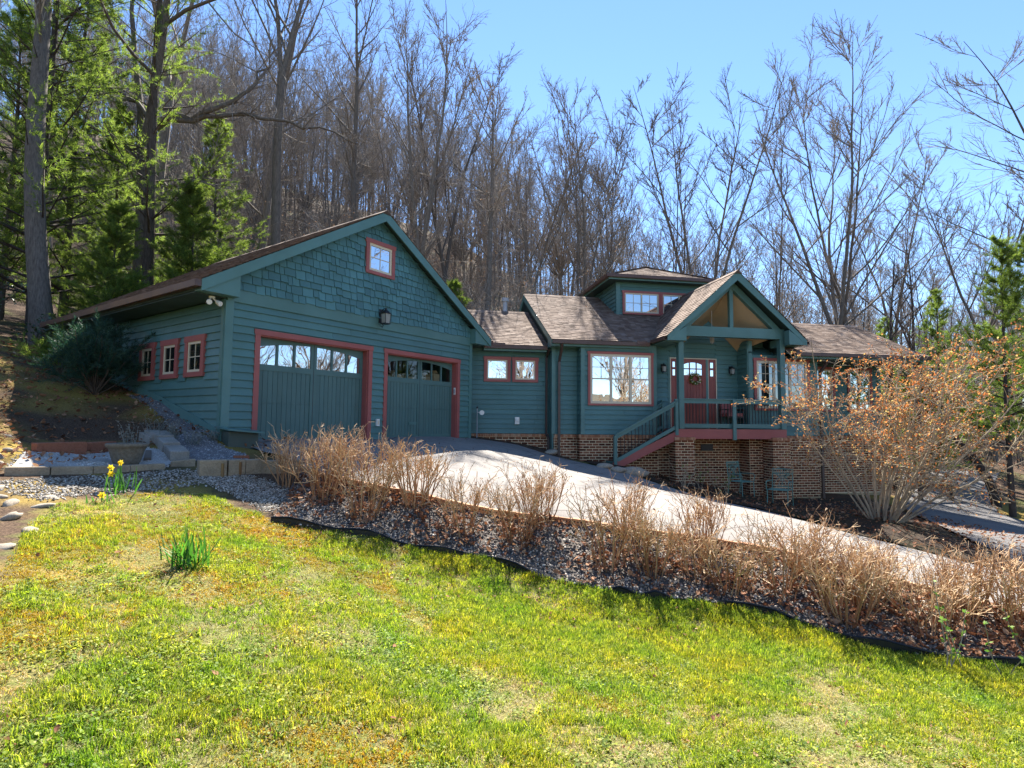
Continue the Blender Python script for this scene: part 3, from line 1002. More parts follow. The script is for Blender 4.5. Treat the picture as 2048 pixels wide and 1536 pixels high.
# main roof
rf = MB()
YR = 5.09
rf.prism([(.62, m_roof(.62) - .004), (YR, m_roof(YR)), (9.55, m_roof(.62)), (9.55, m_roof(.62) - .07), (YR, m_roof(YR) - .08), (.62, m_roof(.62) - .08)], -3.815, -.62, lambda s, t, d: (d, s, t))
rf.prism([(1.16, m_roof(1.16) - .004), (YR, m_roof(YR)), (9.55, m_roof(.62)), (9.55, m_roof(.62) - .07), (YR, m_roof(YR) - .08), (1.16, m_roof(1.16) - .08)], -.62, 2.98, lambda s, t, d: (d, s, t))
roofp = rf.build('roof', M['soffit'], hou, label='brown shingled main roof')
L = math.hypot(YR - .6, MS * (YR - .6)); c_, s_ = (YR - .6) / L, MS * (YR - .6) / L
roof_slope(roofp, lambda u, v, h: (u, .57 + v * c_ - h * s_, m_roof(.57) + v * s_ + h * c_), L + .03, lambda v: (-3.85, min(3.0, 1.80 - (4.87 - m_roof(.57) - v * s_) / .893 + .12) if m_roof(.57) + v * s_ < 4.8 else 3.0))
rc = MB()
for k in range(23):
    x = -3.84 + k * .3
    rc.prism([(YR - .15, -.075), (YR, .012), (YR + .15, -.075), (YR + .15, -.055), (YR, .035), (YR - .15, -.055)], x, x + .31, lambda s, t, d: (d, s, m_roof(YR) + t + .002 * (k % 2)))
rc.build('ridge_cap', M['roof'], roofp)
for sg in (0, 1):                                    # left rake, both slopes
    rb = MB()
    y0, y1 = (.60, YR) if sg == 0 else (9.55, YR)
    rb.prism([(y0, m_roof(.6) - .01), (y1, m_roof(YR) - .01), (y1, m_roof(YR) - .24), (y0, m_roof(.6) - .20)], -3.85, -3.815, lambda s, t, d: (d, s, t))
    rb.build('rake_board', M['trim'], hou)
rb = MB(); rb.prism([(.60, 2.48), (YD, 2.48), (YD, 2.80), (.60, 2.62)], -3.84, -3.72, lambda s, t, d: (d, s, t)); rb.build('eave_return', M['trim'], hou)
def eave(x0, x1, y, z, wally, name='gutter'):
    g = MB(); g.box(x0, x1, y - .11, y, z - .11, z - .10); g.box(x0, x1, y - .118, y - .108, z - .105, z); g.box(x0, x0 + .008, y - .11, y, z - .1, z - .01); g.build('gutter', M['gutter'], hou)
    f = MB(); f.box(x0, x1, y + .001, y + .025, z - .17, z - .01); f.build('fascia', M['trim'], hou)
    if wally - y > .06:
        s = MB(); s.box(x0, x1, y + .026, wally, z - .165, z - .15); s.build('soffit', M['trim'], hou)


eave(-3.83, -.72, .58, 2.66, .75)
MB().box(-1.15, -.82, .44, .47, 2.60, 2.70).build('splash_guard', M['gutter'], hou)
# porch roof
PA, PX, PSL = 4.87, 1.80, .893
p_roof = lambda x: PA - PSL * abs(x - PX)
rf = MB()
for sgn in (-1, 1):
    xe = PX + sgn * 2.33
    rf.prism([(PX, PA), (xe, p_roof(xe)), (xe, p_roof(xe) - .07), (PX, PA - .09)], -.33, 4.9, lambda s, t, d: (s, d, t))
roofp = rf.build('porch_roof', M['soffit'], hou, label='steep shingled gable roof over the porch')
for sgn in (-1, 1):
    xe = PX + sgn * 2.36
    L = math.hypot(2.36, PSL * 2.36); c2, s2 = 2.36 / L, PSL * 2.36 / L
    roof_slope(roofp, lambda u, v, h, xe=xe, sgn=sgn: (xe - sgn * v * c2 + sgn * h * s2, u, p_roof(xe) + v * s2 + h * c2), L, lambda v: (-.39, min(4.8, 1.3 + v * 1.75)))
rc = MB()
for k in range(17):
    y = -.39 + k * .3
    rc.prism([(PX - .12, PA - .09), (PX, PA + .015), (PX + .12, PA - .09), (PX + .12, PA - .07), (PX, PA + .038), (PX - .12, PA - .07)], y, y + .31, lambda s, t, d: (s, d, t + .002 * (k % 2)))
rc.build('ridge_cap', M['roof'], roofp)
for sgn in (-1, 1):
    xe = PX + sgn * 2.33
    fb = MB(); fb.prism([(PX, PA), (xe, p_roof(xe) - .005), (xe, p_roof(xe) - .17), (PX, PA - .29)], -.36, -.325, lambda s, t, d: (s, d, t)); fb.build('rake_board', M['trim'], hou)
    xi = PX + sgn * 1.72
    rb = MB(); lo = 2.64
    rb.prism([(xe, lo), (xi, lo), (xi, p_roof(xi) - .24), (xe, p_roof(xe) - .12)], -.354, -.12, lambda s, t, d: (s, d, t)); rb.build('eave_return', M['trim'], hou)
    fr_, bk_ = ((3.42, .16, 2.96), (2.655, YD - .03, 2.56)) if sgn > 0 else ((.19, .16, 2.96), (.50, YD - .03, 2.60))
    rf_, rb_ = (PX, .16, 4.42), (1.63, YD - .03, 3.56)
    cl = MB(); cl.hexa([rf_, fr_, bk_, rb_], [(q[0], q[1], q[2] + .02) for q in (rf_, fr_, bk_, rb_)]); cl.build('ceiling', M['ceiling'], hou)
    # eave gutter along the side of the porch roof
    g = MB(); gx = xe - .11 if sgn < 0 else xe
    g.box(gx, gx + .11, -.33, 1.35 if sgn < 0 else .2, 2.66, 2.672); ox = gx if sgn < 0 else gx + .1
    g.box(ox, ox + .01, -.33, 1.35 if sgn < 0 else .2, 2.672, 2.765); g.build('gutter', M['gutter'], hou)
    s = MB(); x0, x1 = (xe, .0) if sgn < 0 else (3.61, xe)
    s.box(x0, x1, -.10, 1.3 if sgn < 0 else .5, 2.632, 2.648); s.build('soffit', M['trim'], hou)
# porch frame
for x in (0.0, 3.445):
    MB().box(x, x + .165, 0, .165, 0, 2.85).build('post', M['trim'], hou)
MB().box(0, 3.61, -.012, .175, 2.85, 3.165).build('beam', M['trim'], hou)
for x in (.0, 3.445):
    MB().box(x + .002, x + .163, .176, YD if x < 1 else .5, 2.62, 2.85).build('side_beam', M['trim'], hou)
MB().box(2.67, 2.8, .5, YD, 2.5, 2.85).build('side_beam', M['trim'], hou)
MB().box(PX - .06, PX + .06, .02, .14, 3.165, PA - .30).build('king_post', M['trim'], hou)
for sgn in (-1, 1):
    tc = MB(); xa, xb = PX, PX + sgn * 1.8
    tc.prism([(xa, PA - .20), (xb, p_roof(xb) - .20), (xb, p_roof(xb) - .44), (xa, PA - .46)], .0, .15, lambda s, t, d: (s, d, t)); tc.build('rafter', M['trim'], hou)
# deck
MB().box(-.04, 3.60, .03, .5, -.06, 0).box(-.04, 2.64, .5, YD, -.061, -.001).build('deck', M['tread'], hou)
fa = MB(); fa.box(-.045, 1.74, -.002, .03, -.305, -.012); fa.box(1.86, 3.605, -.002, .03, -.305, -.012); fa.box(1.74, 1.86, .006, .03, -.3, -.012); fa.box(-.07, -.045, .0, 1.0, -.305, -.012)
fa.build('deck_fascia', M['red'], hou)
rl = MB(); rl.box(.165, 3.445, .02, .15, .895, .925); rl.box(.165, 3.445, .06, .105, .78, .895); rl.box(.165, 3.445, .055, .11, .03, .155)
rail = rl.build('railing', M['trim'], hou)
MB().box(1.755, 1.865, -.045, .005, -.34, .90).build('rail_post', M['trim'], rail)
bmesh_ = MB().box(-.008, .008, -.008, .008, 0, .625).mesh('baluster', M['black'])
for k in range(1, 31):
    x = .165 + 3.28 * k / 31
    inst('baluster', bmesh_, rail, (x, .083, .155))
# stairs
st_n = 6
x0, z0, x1, z1 = -.10, 0.0, -1.98, -1.02
for k in range(st_n):
    xa = x0 - (x0 - x1) * (k) / st_n; xb = x0 - (x0 - x1) * (k + 1) / st_n
    zz = z0 + (z1 - z0) * (k + 1) / (st_n + .4)
    t = MB(); t.box(xb - .02, xa, .05, .92, zz - .035, zz); t.box(xa - .02, xa, .05, .92, zz, zz + .13); t.build('stair_tread', M['tread'], hou)
for y in (.0, .93):
    s = MB(); s.prism([(-.06, -.06), (-.06, -.33), (x1 + .02, z1 - .18), (x1 - .18, z1 - .10), (x1 - .12, z1 + .02)], y, y + .04, lambda a, b, d: (a, d, b)); s.build('stringer', M['red'], hou)
    rl = MB()
    rl.bar((-.03, y + .02, .865), (-2.06, y + .02, -.215), .10, .045); rl.bar((-.03, y + .02, .79), (-2.0, y + .02, -.27), .04, .09)
    rl.bar((-.06, y + .02, .075), (-1.98, y + .02, -.945), .05, .10)
    rr = rl.build('stair_railing', M['trim'], hou)
    MB().box(-2.09, -1.995, y - .03, y + .07, -1.12, -.225).build('newel_post', M['trim'], rr)
    MB().box(-.14, -.045, y - .03, y + .07, -.20, .90).build('newel_post', M['trim'], rr)
    for k in range(1, 17):
        t = k / 17; x = -.06 - 1.92 * t
        zb = .075 - 1.02 * t + .05
        inst('baluster', bmesh_, rr, (x, y + .02, zb), (0, 0, 0), (1, 1, .97))
MB().box(-2.09, -2.0, .07, .93, -1.1, -1.0).build('base_rail', M['trim'], hou)

# dormer with pyramid roof
core = MB(); core.box(-.78, 2.55, 3.2, 5.9, 3.9, 5.32); core.build('dormer_wall', M['siding'], hou)
siding(hou, front(3.2), -.68, 2.5, 4.05, 5.3, [(-.56, .93, 4.08, 4.98), (.87, 2.36, 4.08, 4.98)])
siding(hou, left(-.78), 3.25, 5.9, 4.1, 5.3, lim=lambda z: (3.25, .6 + (z - 2.65) / MS))
tb = MB(); slab(tb, front(3.2), -.80, -.66, 4.0, 5.25, 0, .040); tb.build('corner_board', M['trim'], hou)
dl = lambda u, d, z: (u, 3.186 - d, z)
window(hou, dl, -.56, .91, 4.10, 4.97, casing=.08, sashes=2, grid=(2, 2), fw=.05, glass='half_glass')
window(hou, dl, .915, 2.38, 4.10, 4.97, casing=.08, sashes=2, grid=(2, 2), fw=.05, glass='half_glass')
ex0, ex1, ey0, ey1, ez, ax, ay, az = -1.2, 2.95, 2.8, 6.25, 5.44, .86, 4.5, 6.27
rf = MB()
rf.add([(ex0, ey0, ez), (ex1, ey0, ez), (ex1, ey1, ez), (ex0, ey1, ez), (ax, ay, az)], [(0, 1, 4), (1, 2, 4), (2, 3, 4), (3, 0, 4)])
roofp = rf.build('dormer_roof', M['roof'], hou, label='low pyramid roof on the dormer')
def hipside(A, B):
    A, B, T = Vector(A), Vector(B), Vector((ax, ay, az))
    U = (B - A).normalized(); Vv = (T - A) - U * (T - A).dot(U); H = Vv.length; Vv.normalize(); N = U.cross(Vv)
    w = (B - A).length; ta = (T - A).dot(U)
    if N.z < 0: N = -N
    P = lambda u, v, h: tuple(A + U * u + Vv * v + N * h)
    roof_slope(roofp, P, H - .03, lambda v: (ta * v / H, w - (w - ta) * v / H))
hipside((ex0, ey0, ez), (ex1, ey0, ez)); hipside((ex0, ey0, ez), (ex0, ey1, ez)); hipside((ex1, ey0, ez), (ex1, ey1, ez))
hc = MB()
for c in ((ex0, ey0), (ex1, ey0), (ex0, ey1)):
    a, b = Vector((c[0], c[1], ez + .02)), Vector((ax, ay, az + .02))
    for k in range(9):
        p, q = a.lerp(b, k / 9), a.lerp(b, (k + 1.1) / 9)
        hc.bar(p, q + Vector((0, 0, -.004)), .2, .018)
hc.build('hip_cap', M['roof'], roofp)
ed = MB(); ed.box(ex0, ex1, ey0, ey0 + .025, ez - .17, ez - .02); ed.box(ex0, ex0 + .025, ey0 + .025, ey1, ez - .17, ez - .02); ed.build('fascia', M['trim'], hou)
gt = MB(); gt.box(ex0 - .1, ex1 + .1, ey0 - .11, ey0 - .10, ez - .10, ez + .01); gt.box(ex0 - .1, ex1 + .1, ey0 - .10, ey0, ez - .11, ez - .10)
gt.box(ex0 - .11, ex0 - .10, ey0 - .11, ey1, ez - .10, ez + .01); gt.box(ex0 - .10, ex0, ey0, ey1, ez - .11, ez - .10); gt.build('gutter', M['gutter'], hou)
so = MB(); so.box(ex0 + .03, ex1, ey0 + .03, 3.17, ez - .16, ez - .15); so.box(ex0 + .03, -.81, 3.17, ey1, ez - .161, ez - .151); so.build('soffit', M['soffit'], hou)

# link roof
lr = lambda y: 2.56 + MS * (y - 1.2)
YL = 4.30
rf = MB(); rf.prism([(1.22, lr(1.22) - .004), (YL, lr(YL)), (7.2, lr(YL) - MS * 2.9), (7.2, lr(YL) - MS * 2.9 - .07), (YL, lr(YL) - .08), (1.22, lr(1.22) - .08)], -8.2, -3.70, lambda s, t, d: (d, s, t))
roofp = rf.build('link_roof', M['soffit'], hou, label='low shingled roof between garage and house')
L = math.hypot(YL - 1.17, MS * (YL - 1.17))
roof_slope(roofp, lambda u, v, h: (u, 1.17 + v * c_ - h * s_, lr(1.17) + v * s_ + h * c_), L, lambda v: (-6.3 - .707 * v, -3.71))
rc = MB()
for k in range(14):
    x = -7.9 + k * .3
    rc.prism([(YL - .15, -.075), (YL, .012), (YL + .15, -.075), (YL + .15, -.055), (YL, .035), (YL - .15, -.055)], x, x + .31, lambda s, t, d: (d, s, lr(YL) + t + .002 * (k % 2)))
rc.build('ridge_cap', M['roof'], roofp)
eave(-5.85, -3.86, 1.18, 2.53, 1.6)
MB().box(-5.6, -5.2, 1.04, 1.07, 2.50, 2.58).build('splash_guard', M['gutter'], hou)
# wing roof
WE, WS, YW = 2.46, .50, 3.0
wr = lambda y: WE + WS * (y + .05)
rf = MB()
for xa, xb, ya in ((2.9, 3.66, 1.16), (3.66, 8.88, -.03)):
    rf.prism([(ya, wr(ya) - .004), (YW, wr(YW)), (6.0, wr(0.0)), (6.0, wr(0) - .07), (YW, wr(YW) - .08), (ya, wr(ya) - .08)], xa, xb, lambda s, t, d: (d, s, t))
roofp = rf.build('wing_roof', M['soffit'], hou, label='brown shingled roof of the right wing')
L = math.hypot(YW + .08, WS * (YW + .08)); c3, s3 = (YW + .08) / L, WS * (YW + .08) / L
roof_slope(roofp, lambda u, v, h: (u, -.08 + v * c3 - h * s3, wr(-.08) + v * s3 + h * c3), L, lambda v: (2.9 if v > 1.45 else 3.66, 8.92))
rc = MB()
for k in range(20):
    x = 2.9 + k * .3
    rc.prism([(YW - .15, -.075), (YW, .012), (YW + .15, -.075), (YW + .15, -.055), (YW, .035), (YW - .15, -.055)], x, x + .31, lambda s, t, d: (d, s, wr(YW) + t + .002 * (k % 2)))
rc.build('ridge_cap', M['roof'], roofp)
rb = MB(); rb.prism([(-.03, wr(0) - .01), (YW, wr(YW) - .01), (YW, wr(YW) - .2), (-.03, wr(0) - .2)], 8.89, 8.92, lambda s, t, d: (d, s, t)); rb.build('rake_board', M['trim'], hou)
eave(3.9, 8.9, -.06, 2.44, .51)
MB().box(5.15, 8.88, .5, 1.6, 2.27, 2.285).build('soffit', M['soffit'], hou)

# brickwork
stuff = MB(); rk = MB()
for (x0, x1, y0, y1, zt, zb) in ((-.163, .468, -.03, .41, -.25, -2.1), (3.09, 3.72, -.03, .50, -.25, -2.7)):
    core = MB().box(x0 + .012, x1 - .012, y0 + .012, y1 - .012, zb, zt - .08)
    pier = core.build('brick_pier', M['mortar'], hou)
    bricks(pier, front(y0 + .012), 0, x0, x1, zt - .09, zb + .25, True, stuff)
    bricks(pier, left(x0 + .012), -math.pi / 2, y0, y1, zt - .09, zb + .25, True, stuff)
    rp = MB(); rowlock(rp, front(y0 + .01), x0 - .02, x1 + .02, zt); rowlock(rp, left(x0 + .01), y0 + .03, y1, zt - .002)
    rp.box(x0, x1, y0 + .04, y1, zt - .1, zt - .01)
    rp.build('cap_course', M['rowlock'], pier, kind='stuff')
bricks(hou, front(.72), 0, -2.92, -.36, -.31, -1.6, True, stuff)
bricks(hou, left(-2.92), -math.pi / 2, .70, 1.045, -.31, -1.4, True, stuff)
bricks(hou, front(1.57), 0, -6.6, -3.64, -.31, -1.1, False, stuff)
bricks(hou, front(1.045), 0, -3.64, -2.92, -.31, -1.4, False, stuff)
bricks(hou, left(-3.64), -math.pi / 2, 1.045, 1.57, -.31, -1.3, False, stuff)
bricks(hou, front(1.045), 0, -.36, 2.63, -.24, -2.3, False, stuff)
bricks(hou, left(2.63), -math.pi / 2, .48, 1.045, -.24, -2.4, False, stuff)
bricks(hou, front(.48), 0, 2.63, 5.13, -.31, -2.15, False, stuff)
bricks(hou, front(1.57), 0, 5.13, 8.6, -.31, -2.2, False, stuff)
stuff.build('brick_courses', M['brick'], hou, kind='stuff')
rowlock(rk, front(1.58), -6.6, -3.64, -.205); rowlock(rk, front(1.055), -3.64, -2.92, -.205); rowlock(rk, front(.73), -2.95, -.33, -.205)
rowlock(rk, left(-2.91), .76, 1.02, -.207); rowlock(rk, front(.49), 2.63, 5.13, -.205); rowlock(rk, front(1.58), 5.13, 8.6, -.205)
rk.build('rowlock_course', M['rowlock'], hou, kind='stuff')
pg = MB(); pg.box(3.73, 5.10, .45, .47, -2.8, -2.16); pg.box(5.14, 8.6, 1.54, 1.56, -2.8, -2.2); pg.build('parge_coat', M['parge'], hou)
MB().box(1.25, 1.66, 1.0, 1.03, -.72, -.5).build('crawl_vent', M['black'], hou)
downspout(hou, [(-3.55, .50, 2.56), (-3.52, .62, 2.44), (-3.50, 1.0, 2.05), (-3.50, 1.0, -1.2)])
downspout(hou, [(-3.80, 1.12, 2.42), (-3.78, 1.53, 2.25), (-3.78, 1.53, -.22), (-3.74, 1.40, -.32), (-3.74, 1.36, -.75)], .06, .05)
downspout(hou, [(5.20, -.02, 2.34), (5.20, .1, 2.2), (5.20, .44, 1.85), (5.20, .44, -2.35)], .08, .07)

# vent pipe on the link roof
MB().tube([(-4.62, 4.75, 3.95), (-4.62, 4.75, 4.72)], .085, 12).tube([(-4.62, 4.75, 4.70), (-4.62, 4.75, 4.83)], .135, 12, True).build('vent_pipe', M['galv'], hou, True)

# lamps, wreath, small fittings
lantern(hw(-.03, YD - .026, 1.95), HA, 'small black wall lantern between the wide front window and the porch post', .8)
lantern(hw(2.37, YD - .026, 1.93), HA, 'small black wall lantern to the right of the red front door', .8)
pl = empty('pendant_lantern', hw(1.46, .6, 3.12), HA, 'pale hanging lantern under the porch ceiling', 'lantern')
MB().tube([(-.30, 0, .12), (-.05, 0, -.08)], .012, 5).tube([(0, 0, .9), (0, 0, -.12)], .008, 5).build('bracket', M['white'], pl)
cg = MB()
for a in range(6):
    t = a * math.pi / 3; cg.bar((.075 * math.cos(t), .075 * math.sin(t), -.14), (.06 * math.cos(t), .06 * math.sin(t), -.36), .012, .012)
cg.lathe([(.0, -.10), (.09, -.14), (.09, -.15)], 6); cg.lathe([(.07, -.36), (.02, -.39), (0, -.40)], 6)
cg.build('cage', M['galv'], pl)
MB().lathe([(.055, -.15), (.055, -.35)], 8).build('glass_globe', M['frost'], pl)
wr_ = empty('door_wreath', hw(1.10, YD - .05, 1.62), HA, 'round green wreath with pink and white blooms on the red door', 'wreath')
lf, bl1 = MB(), MB()
for k in range(420):
    a = R.uniform(0, 2 * math.pi); r = .155 + R.gauss(0, .03); c = Vector((r * math.cos(a), -.03 + R.gauss(0, .02), r * math.sin(a)))
    d = Vector((R.gauss(0, 1), R.gauss(0, .6), R.gauss(0, 1))).normalized() * .045; w = d.cross(Vector((R.gauss(0, 1), R.gauss(0, 1), R.gauss(0, 1)))).normalized() * .014
    lf.add([c - w, c + w, c + d], [(0, 1, 2)])
for k in range(26):
    a = R.uniform(0, 2 * math.pi); r = .15 + R.gauss(0, .025); s = R.uniform(.014, .026)
    bl1.lathe([(0, -s), (s, 0), (0, s)], 6, (r * math.cos(a), -.06, r * math.sin(a)))
MB().tube([(.15 * math.cos(t / 16 * 6.283), -.01, .15 * math.sin(t / 16 * 6.283)) for t in range(17)], .02, 6).build('ring', M['twig'], wr_)
lf.build('leaves', M['green_leaf'], wr_, kind='stuff'); bl1.build('blooms', pick('pink_white_bloom', [(0, (.62, .30, .26)), (.5, (.75, .62, .50)), (1, (.8, .76, .66))]), wr_)
oc = empty('outlet_cover', hw(-4.72, 1.575, .20), HA, 'white weatherproof outlet cover on the link wall below the two small windows', 'outlet')
MB().box(-.07, .07, -.06, 0, -.11, .11).build('cover', M['white'], oc); MB().box(-.05, .05, -.085, -.06, -.03, .06).build('lid', M['white'], oc)
hp = empty('pipe_light', hw(-6.02, 1.25, -.42), HA, 'thin pale pipe with a round lamp by the garage corner', 'lamp')
MB().tube([(0, 0, 0), (0, 0, 1.0)], .014, 6).build('pole', M['galv'], hp)
MB().tube([(0, 0, .86), (.10, -.04, .86), (.13, -.06, .855)], .012, 6).tube([(.13, -.05, .855), (.13, -.13, .85)], [.06, .075], 10, True).build('lamp_head', M['white'], hp)
MB().lathe([(.025, .98), (.03, 1.02), (0, 1.05)], 8).build('cap', M['black'], hp)
# rocking chair on the porch
rk_ = empty('rocking_chair', hw(2.2, .78, 0.0), HA, 'dark rocking chair with red patterned cushions on the porch', 'chair')
f = MB()
for s in (-1, 1):
    f.bar((s * .27, -.24, .06), (s * .27, -.24, .62), .035, .035); f.bar((s * .25, .22, .06), (s * .25, .36, 1.12), .035, .035); f.bar((s * .27, -.28, .62), (s * .26, .28, .62), .05, .03)
    MB()
f.bar((-.25, .36, 1.1), (.25, .36, 1.1), .03, .08); f.bar((-.27, -.24, .38), (.27, -.24, .38), .03, .05); f.bar((-.25, .24, .42), (.25, .24, .42), .03, .05)
for k in range(7): f.bar((-.2 + k * .066, .25, .42), (-.2 + k * .066, .35, 1.08), .03, .012)
f.build('frame', M['wicker'], rk_)
for s in (-1, 1):
    MB().tube([(s * .27, -.45, .10), (s * .27, -.22, .035), (s * .27, .1, .02), (s * .27, .4, .05), (s * .27, .6, .13)], .02, 6).build('rocker', M['wicker'], rk_)
MB().box(-.25, .25, -.24, .24, .40, .50).build('seat_cushion', M['red'], rk_)
MB().hexa([(-.23, .20, .5), (.23, .20, .5), (.23, .27, .5), (-.23, .27, .5)], [(-.22, .28, .98), (.22, .28, .98), (.22, .35, .98), (-.22, .35, .98)]).build('back_cushion', M['red'], rk_)
# ------------------------------------------------------------------ ground sheet, drive, beds
def inpoly(x, y, poly):
    x, y = np.asarray(x, float), np.asarray(y, float)
    r = np.zeros(x.shape, bool)
    n = len(poly)
    for i in range(n):
        x0, y0 = poly[i]; x1, y1 = poly[(i + 1) % n]
        c = ((y0 > y) != (y1 > y)) & (x < (x1 - x0) * (y - y0) / (y1 - y0 + 1e-12) + x0)
        r ^= c
    return r


_lat = NP.random((64, 64))
def vnoise(x, y, s):
    x, y = np.asarray(x) * s + 100, np.asarray(y) * s + 100
    i, j = np.floor(x).astype(int), np.floor(y).astype(int)
    u, v = x - i, y - j
    u, v = u * u * (3 - 2 * u), v * v * (3 - 2 * v)
    g = lambda a, b: _lat[a % 64, b % 64]
    return (g(i, j) * (1 - u) + g(i + 1, j) * u) * (1 - v) + (g(i, j + 1) * (1 - u) + g(i + 1, j + 1) * u) * v


def fbm(x, y, s):
    return vnoise(x, y, s) * .55 + vnoise(x, y, s * 2.3) * .3 + vnoise(x, y, s * 5.1) * .15


EDGE = [(-3.02, 7.08), (-2.46, 7.24), (-1.83, 7.33), (-.91, 7.33), (-.33, 7.29), (.24, 6.98), (1.18, 6.68), (1.79, 6.54), (2.45, 6.47), (2.99, 6.29), (3.49, 5.85), (4.1, 5.64), (4.96, 5.55), (6.5, 5.1), (9, 4.2)]
CURB = [(-3.45, 9.25), (-2.9, 8.95), (-2.47, 8.73), (-.91, 8.42), (.71, 8.15), (2.62, 7.79), (3.63, 7.59), (4.3, 7.15), (5.03, 6.87), (6.2, 6.35), (7.6, 5.7), (10, 4.7)]


def yard(p):
    """stretch the left yard away from the camera, along its slope"""
    x, y = p
    f = 1 + .16 * float(smooth(.42, .56, -x / max(y, .1))) * (1 - float(smooth(8.5, 10.5, y)))
    return (x * f, y * f)


LAWN = [(-3.64, 4.04)] + [yard(p) for p in ((-4.07, 4.77), (-4.34, 5.4), (-4.05, 6.1), (-3.75, 6.71))] + [(-3.6, 7.3), (-3.3, 7.3)] + EDGE + [(12, 3), (12, -8), (-9, -8), (-7, 1.0), (-4.6, 3.0)]


def gridmesh(xs, ys, zf):
    X, Y = np.meshgrid(xs, ys)
    Z = zf(X, Y)
    nx, ny = len(xs), len(ys)
    i = (np.arange(ny - 1)[:, None] * nx + np.arange(nx - 1)[None]).ravel()
    F = np.stack([i, i + 1, i + nx + 1, i + nx], -1)
    return np.stack([X.ravel(), Y.ravel(), Z.ravel()], -1), F


FAR = [gw(3.75, .20, 0)[:2], gw(5.5, .2, 0)[:2], gw(7.3, .1, 0)[:2], (.2, 16.9), (1.2, 16.0), (2.3, 15.4), (3.3, 15.1), (4.4, 14.2), (5.2, 12.9), (6.0, 11.5), (6.7, 10.4), (7.4, 9.5), (8.4, 8.6), (10, 7.6), (12.5, 6.6)]
NEAR = [gw(.45, .2, 0)[:2], gw(.5, -1.2, 0)[:2], (-3.85, 9.75), (-3.5, 9.25)] + CURB[1:-1] + [(9.5, 4.9), (12.0, 3.9)]
xs = np.unique(np.round(np.concatenate([np.arange(-130, -20, 6), np.arange(-20, -7, .6), np.arange(-7, 8, .16), np.arange(8, 24, .5), np.arange(24, 140, 5)]), 3))
ys = np.unique(np.round(np.concatenate([np.arange(-90, -6, 6), np.arange(-6, 2, .8), np.arange(2, 10, .16), np.arange(10, 26, .5), np.arange(26, 170, 4)]), 3))
V, F = gridmesh(xs, ys, terrain)
near = (V[:, 0] > -9.5) & (V[:, 0] < 9) & (V[:, 1] < 11)
V[:, 2] += np.where(near, (fbm(V[:, 0], V[:, 1], 1.6) - .5) * .07, (fbm(V[:, 0], V[:, 1], .35) - .5) * .25 * (V[:, 1] > 27))


def ground_mat():
    m, nt, out = new_mat('lawn_and_forest_floor')
    at = nt.nodes.new('ShaderNodeAttribute'); at.attribute_name = 'lawn'
    n1 = _noise(nt, 5.5, 7, .75, 'World'); n2 = _noise(nt, 45, 4, .7, 'World'); n3 = _noise(nt, .35, 4, .6, 'World')
    lawn = _ramp(nt, n1, [(.30, (.24, .185, .095)), (.44, (.18, .165, .06)), (.58, (.13, .15, .038)), (.76, (.21, .18, .08))])
    lawn = _mix(nt, 1.0, lawn, _ramp(nt, n2, [(.3, (.45, .45, .45)), (.7, (1.35, 1.35, 1.3))]), 'MULTIPLY')
    wood = _ramp(nt, n2, [(.3, (.030, .020, .014)), (.5, (.085, .055, .036)), (.7, (.17, .112, .074))])
    wood = _mix(nt, _ramp(nt, n3, [(.52, (0, 0, 0)), (.68, (1, 1, 1))]), wood, (.10, .105, .035))
    c = _mix(nt, at.outputs['Fac'], wood, lawn)
    a2 = nt.nodes.new('ShaderNodeAttribute'); a2.attribute_name = 'moss'
    moss = _ramp(nt, n2, [(.3, (.16, .10, .03)), (.55, (.34, .24, .055)), (.75, (.42, .36, .11))])
    c = _mix(nt, a2.outputs['Fac'], c, moss)
    _bsdf(nt, out, c, .95, .1, bump=n2, bump_s=.8, bump_d=.02)
    return m


DRIVE = [tuple(p) for p in NEAR] + [tuple(p) for p in FAR[::-1]]
LANE_A, LANE_B = [(8.6, 8.3), (8.9, 10), (9.4, 12), (10.8, 14.5), (12.0, 17), (14.5, 21), (17, 24)], [(13, 6.0), (13.2, 9), (13.6, 12), (14.6, 15.5), (15.2, 17.5), (18, 21), (21, 24)]
V[:, 2] -= .10 * (inpoly(V[:, 0], V[:, 1], DRIVE) | inpoly(V[:, 0], V[:, 1], LANE_A + LANE_B[::-1]) | inpoly(V[:, 0], V[:, 1], EDGE + CURB[::-1]))
mb = MB(); mb.add(V, F)
ground = mb.build('ground', ground_mat(), None, True, kind='structure')
lawn_a = inpoly(V[:, 0], V[:, 1], LAWN).astype(np.float32)
lawn_a = np.where((V[:, 1] < 3) & (V[:, 0] > -14) & (V[:, 0] < 16) & (V[:, 1] > -10), 1, lawn_a).astype(np.float32)
mz = np.clip((fbm(V[:, 0], V[:, 1], .9) - .42) * 5, 0, 1) * np.clip((-4.2 - V[:, 0] + .0 * V[:, 1]) / 1.5, 0, 1) * (V[:, 1] < 16) * (V[:, 1] > 2)
mz = np.maximum(mz, np.clip((fbm(V[:, 0], V[:, 1], 1.7) - .52) * 5, 0, .75) * np.clip((-1.5 - V[:, 0]) / 2, 0, 1) * (V[:, 1] > 3) * (V[:, 1] < 8))
mz = np.maximum(mz, np.clip((fbm(V[:, 0], V[:, 1], 1.1) - .50) * 6, 0, .9) * (V[:, 0] < -6.4) * (V[:, 1] > 6.5) * (V[:, 1] < 14))
mz = np.maximum(mz, .8 * ((V[:, 0] > 12) & (V[:, 0] < 17) & (V[:, 1] > 15.5) & (V[:, 1] < 20)))
for nm, arr in (('lawn', lawn_a), ('moss', mz.astype(np.float32))):
    a = ground.data.attributes.new(nm, 'FLOAT', 'POINT')
    a.data.foreach_set('value', arr.astype(np.float32))


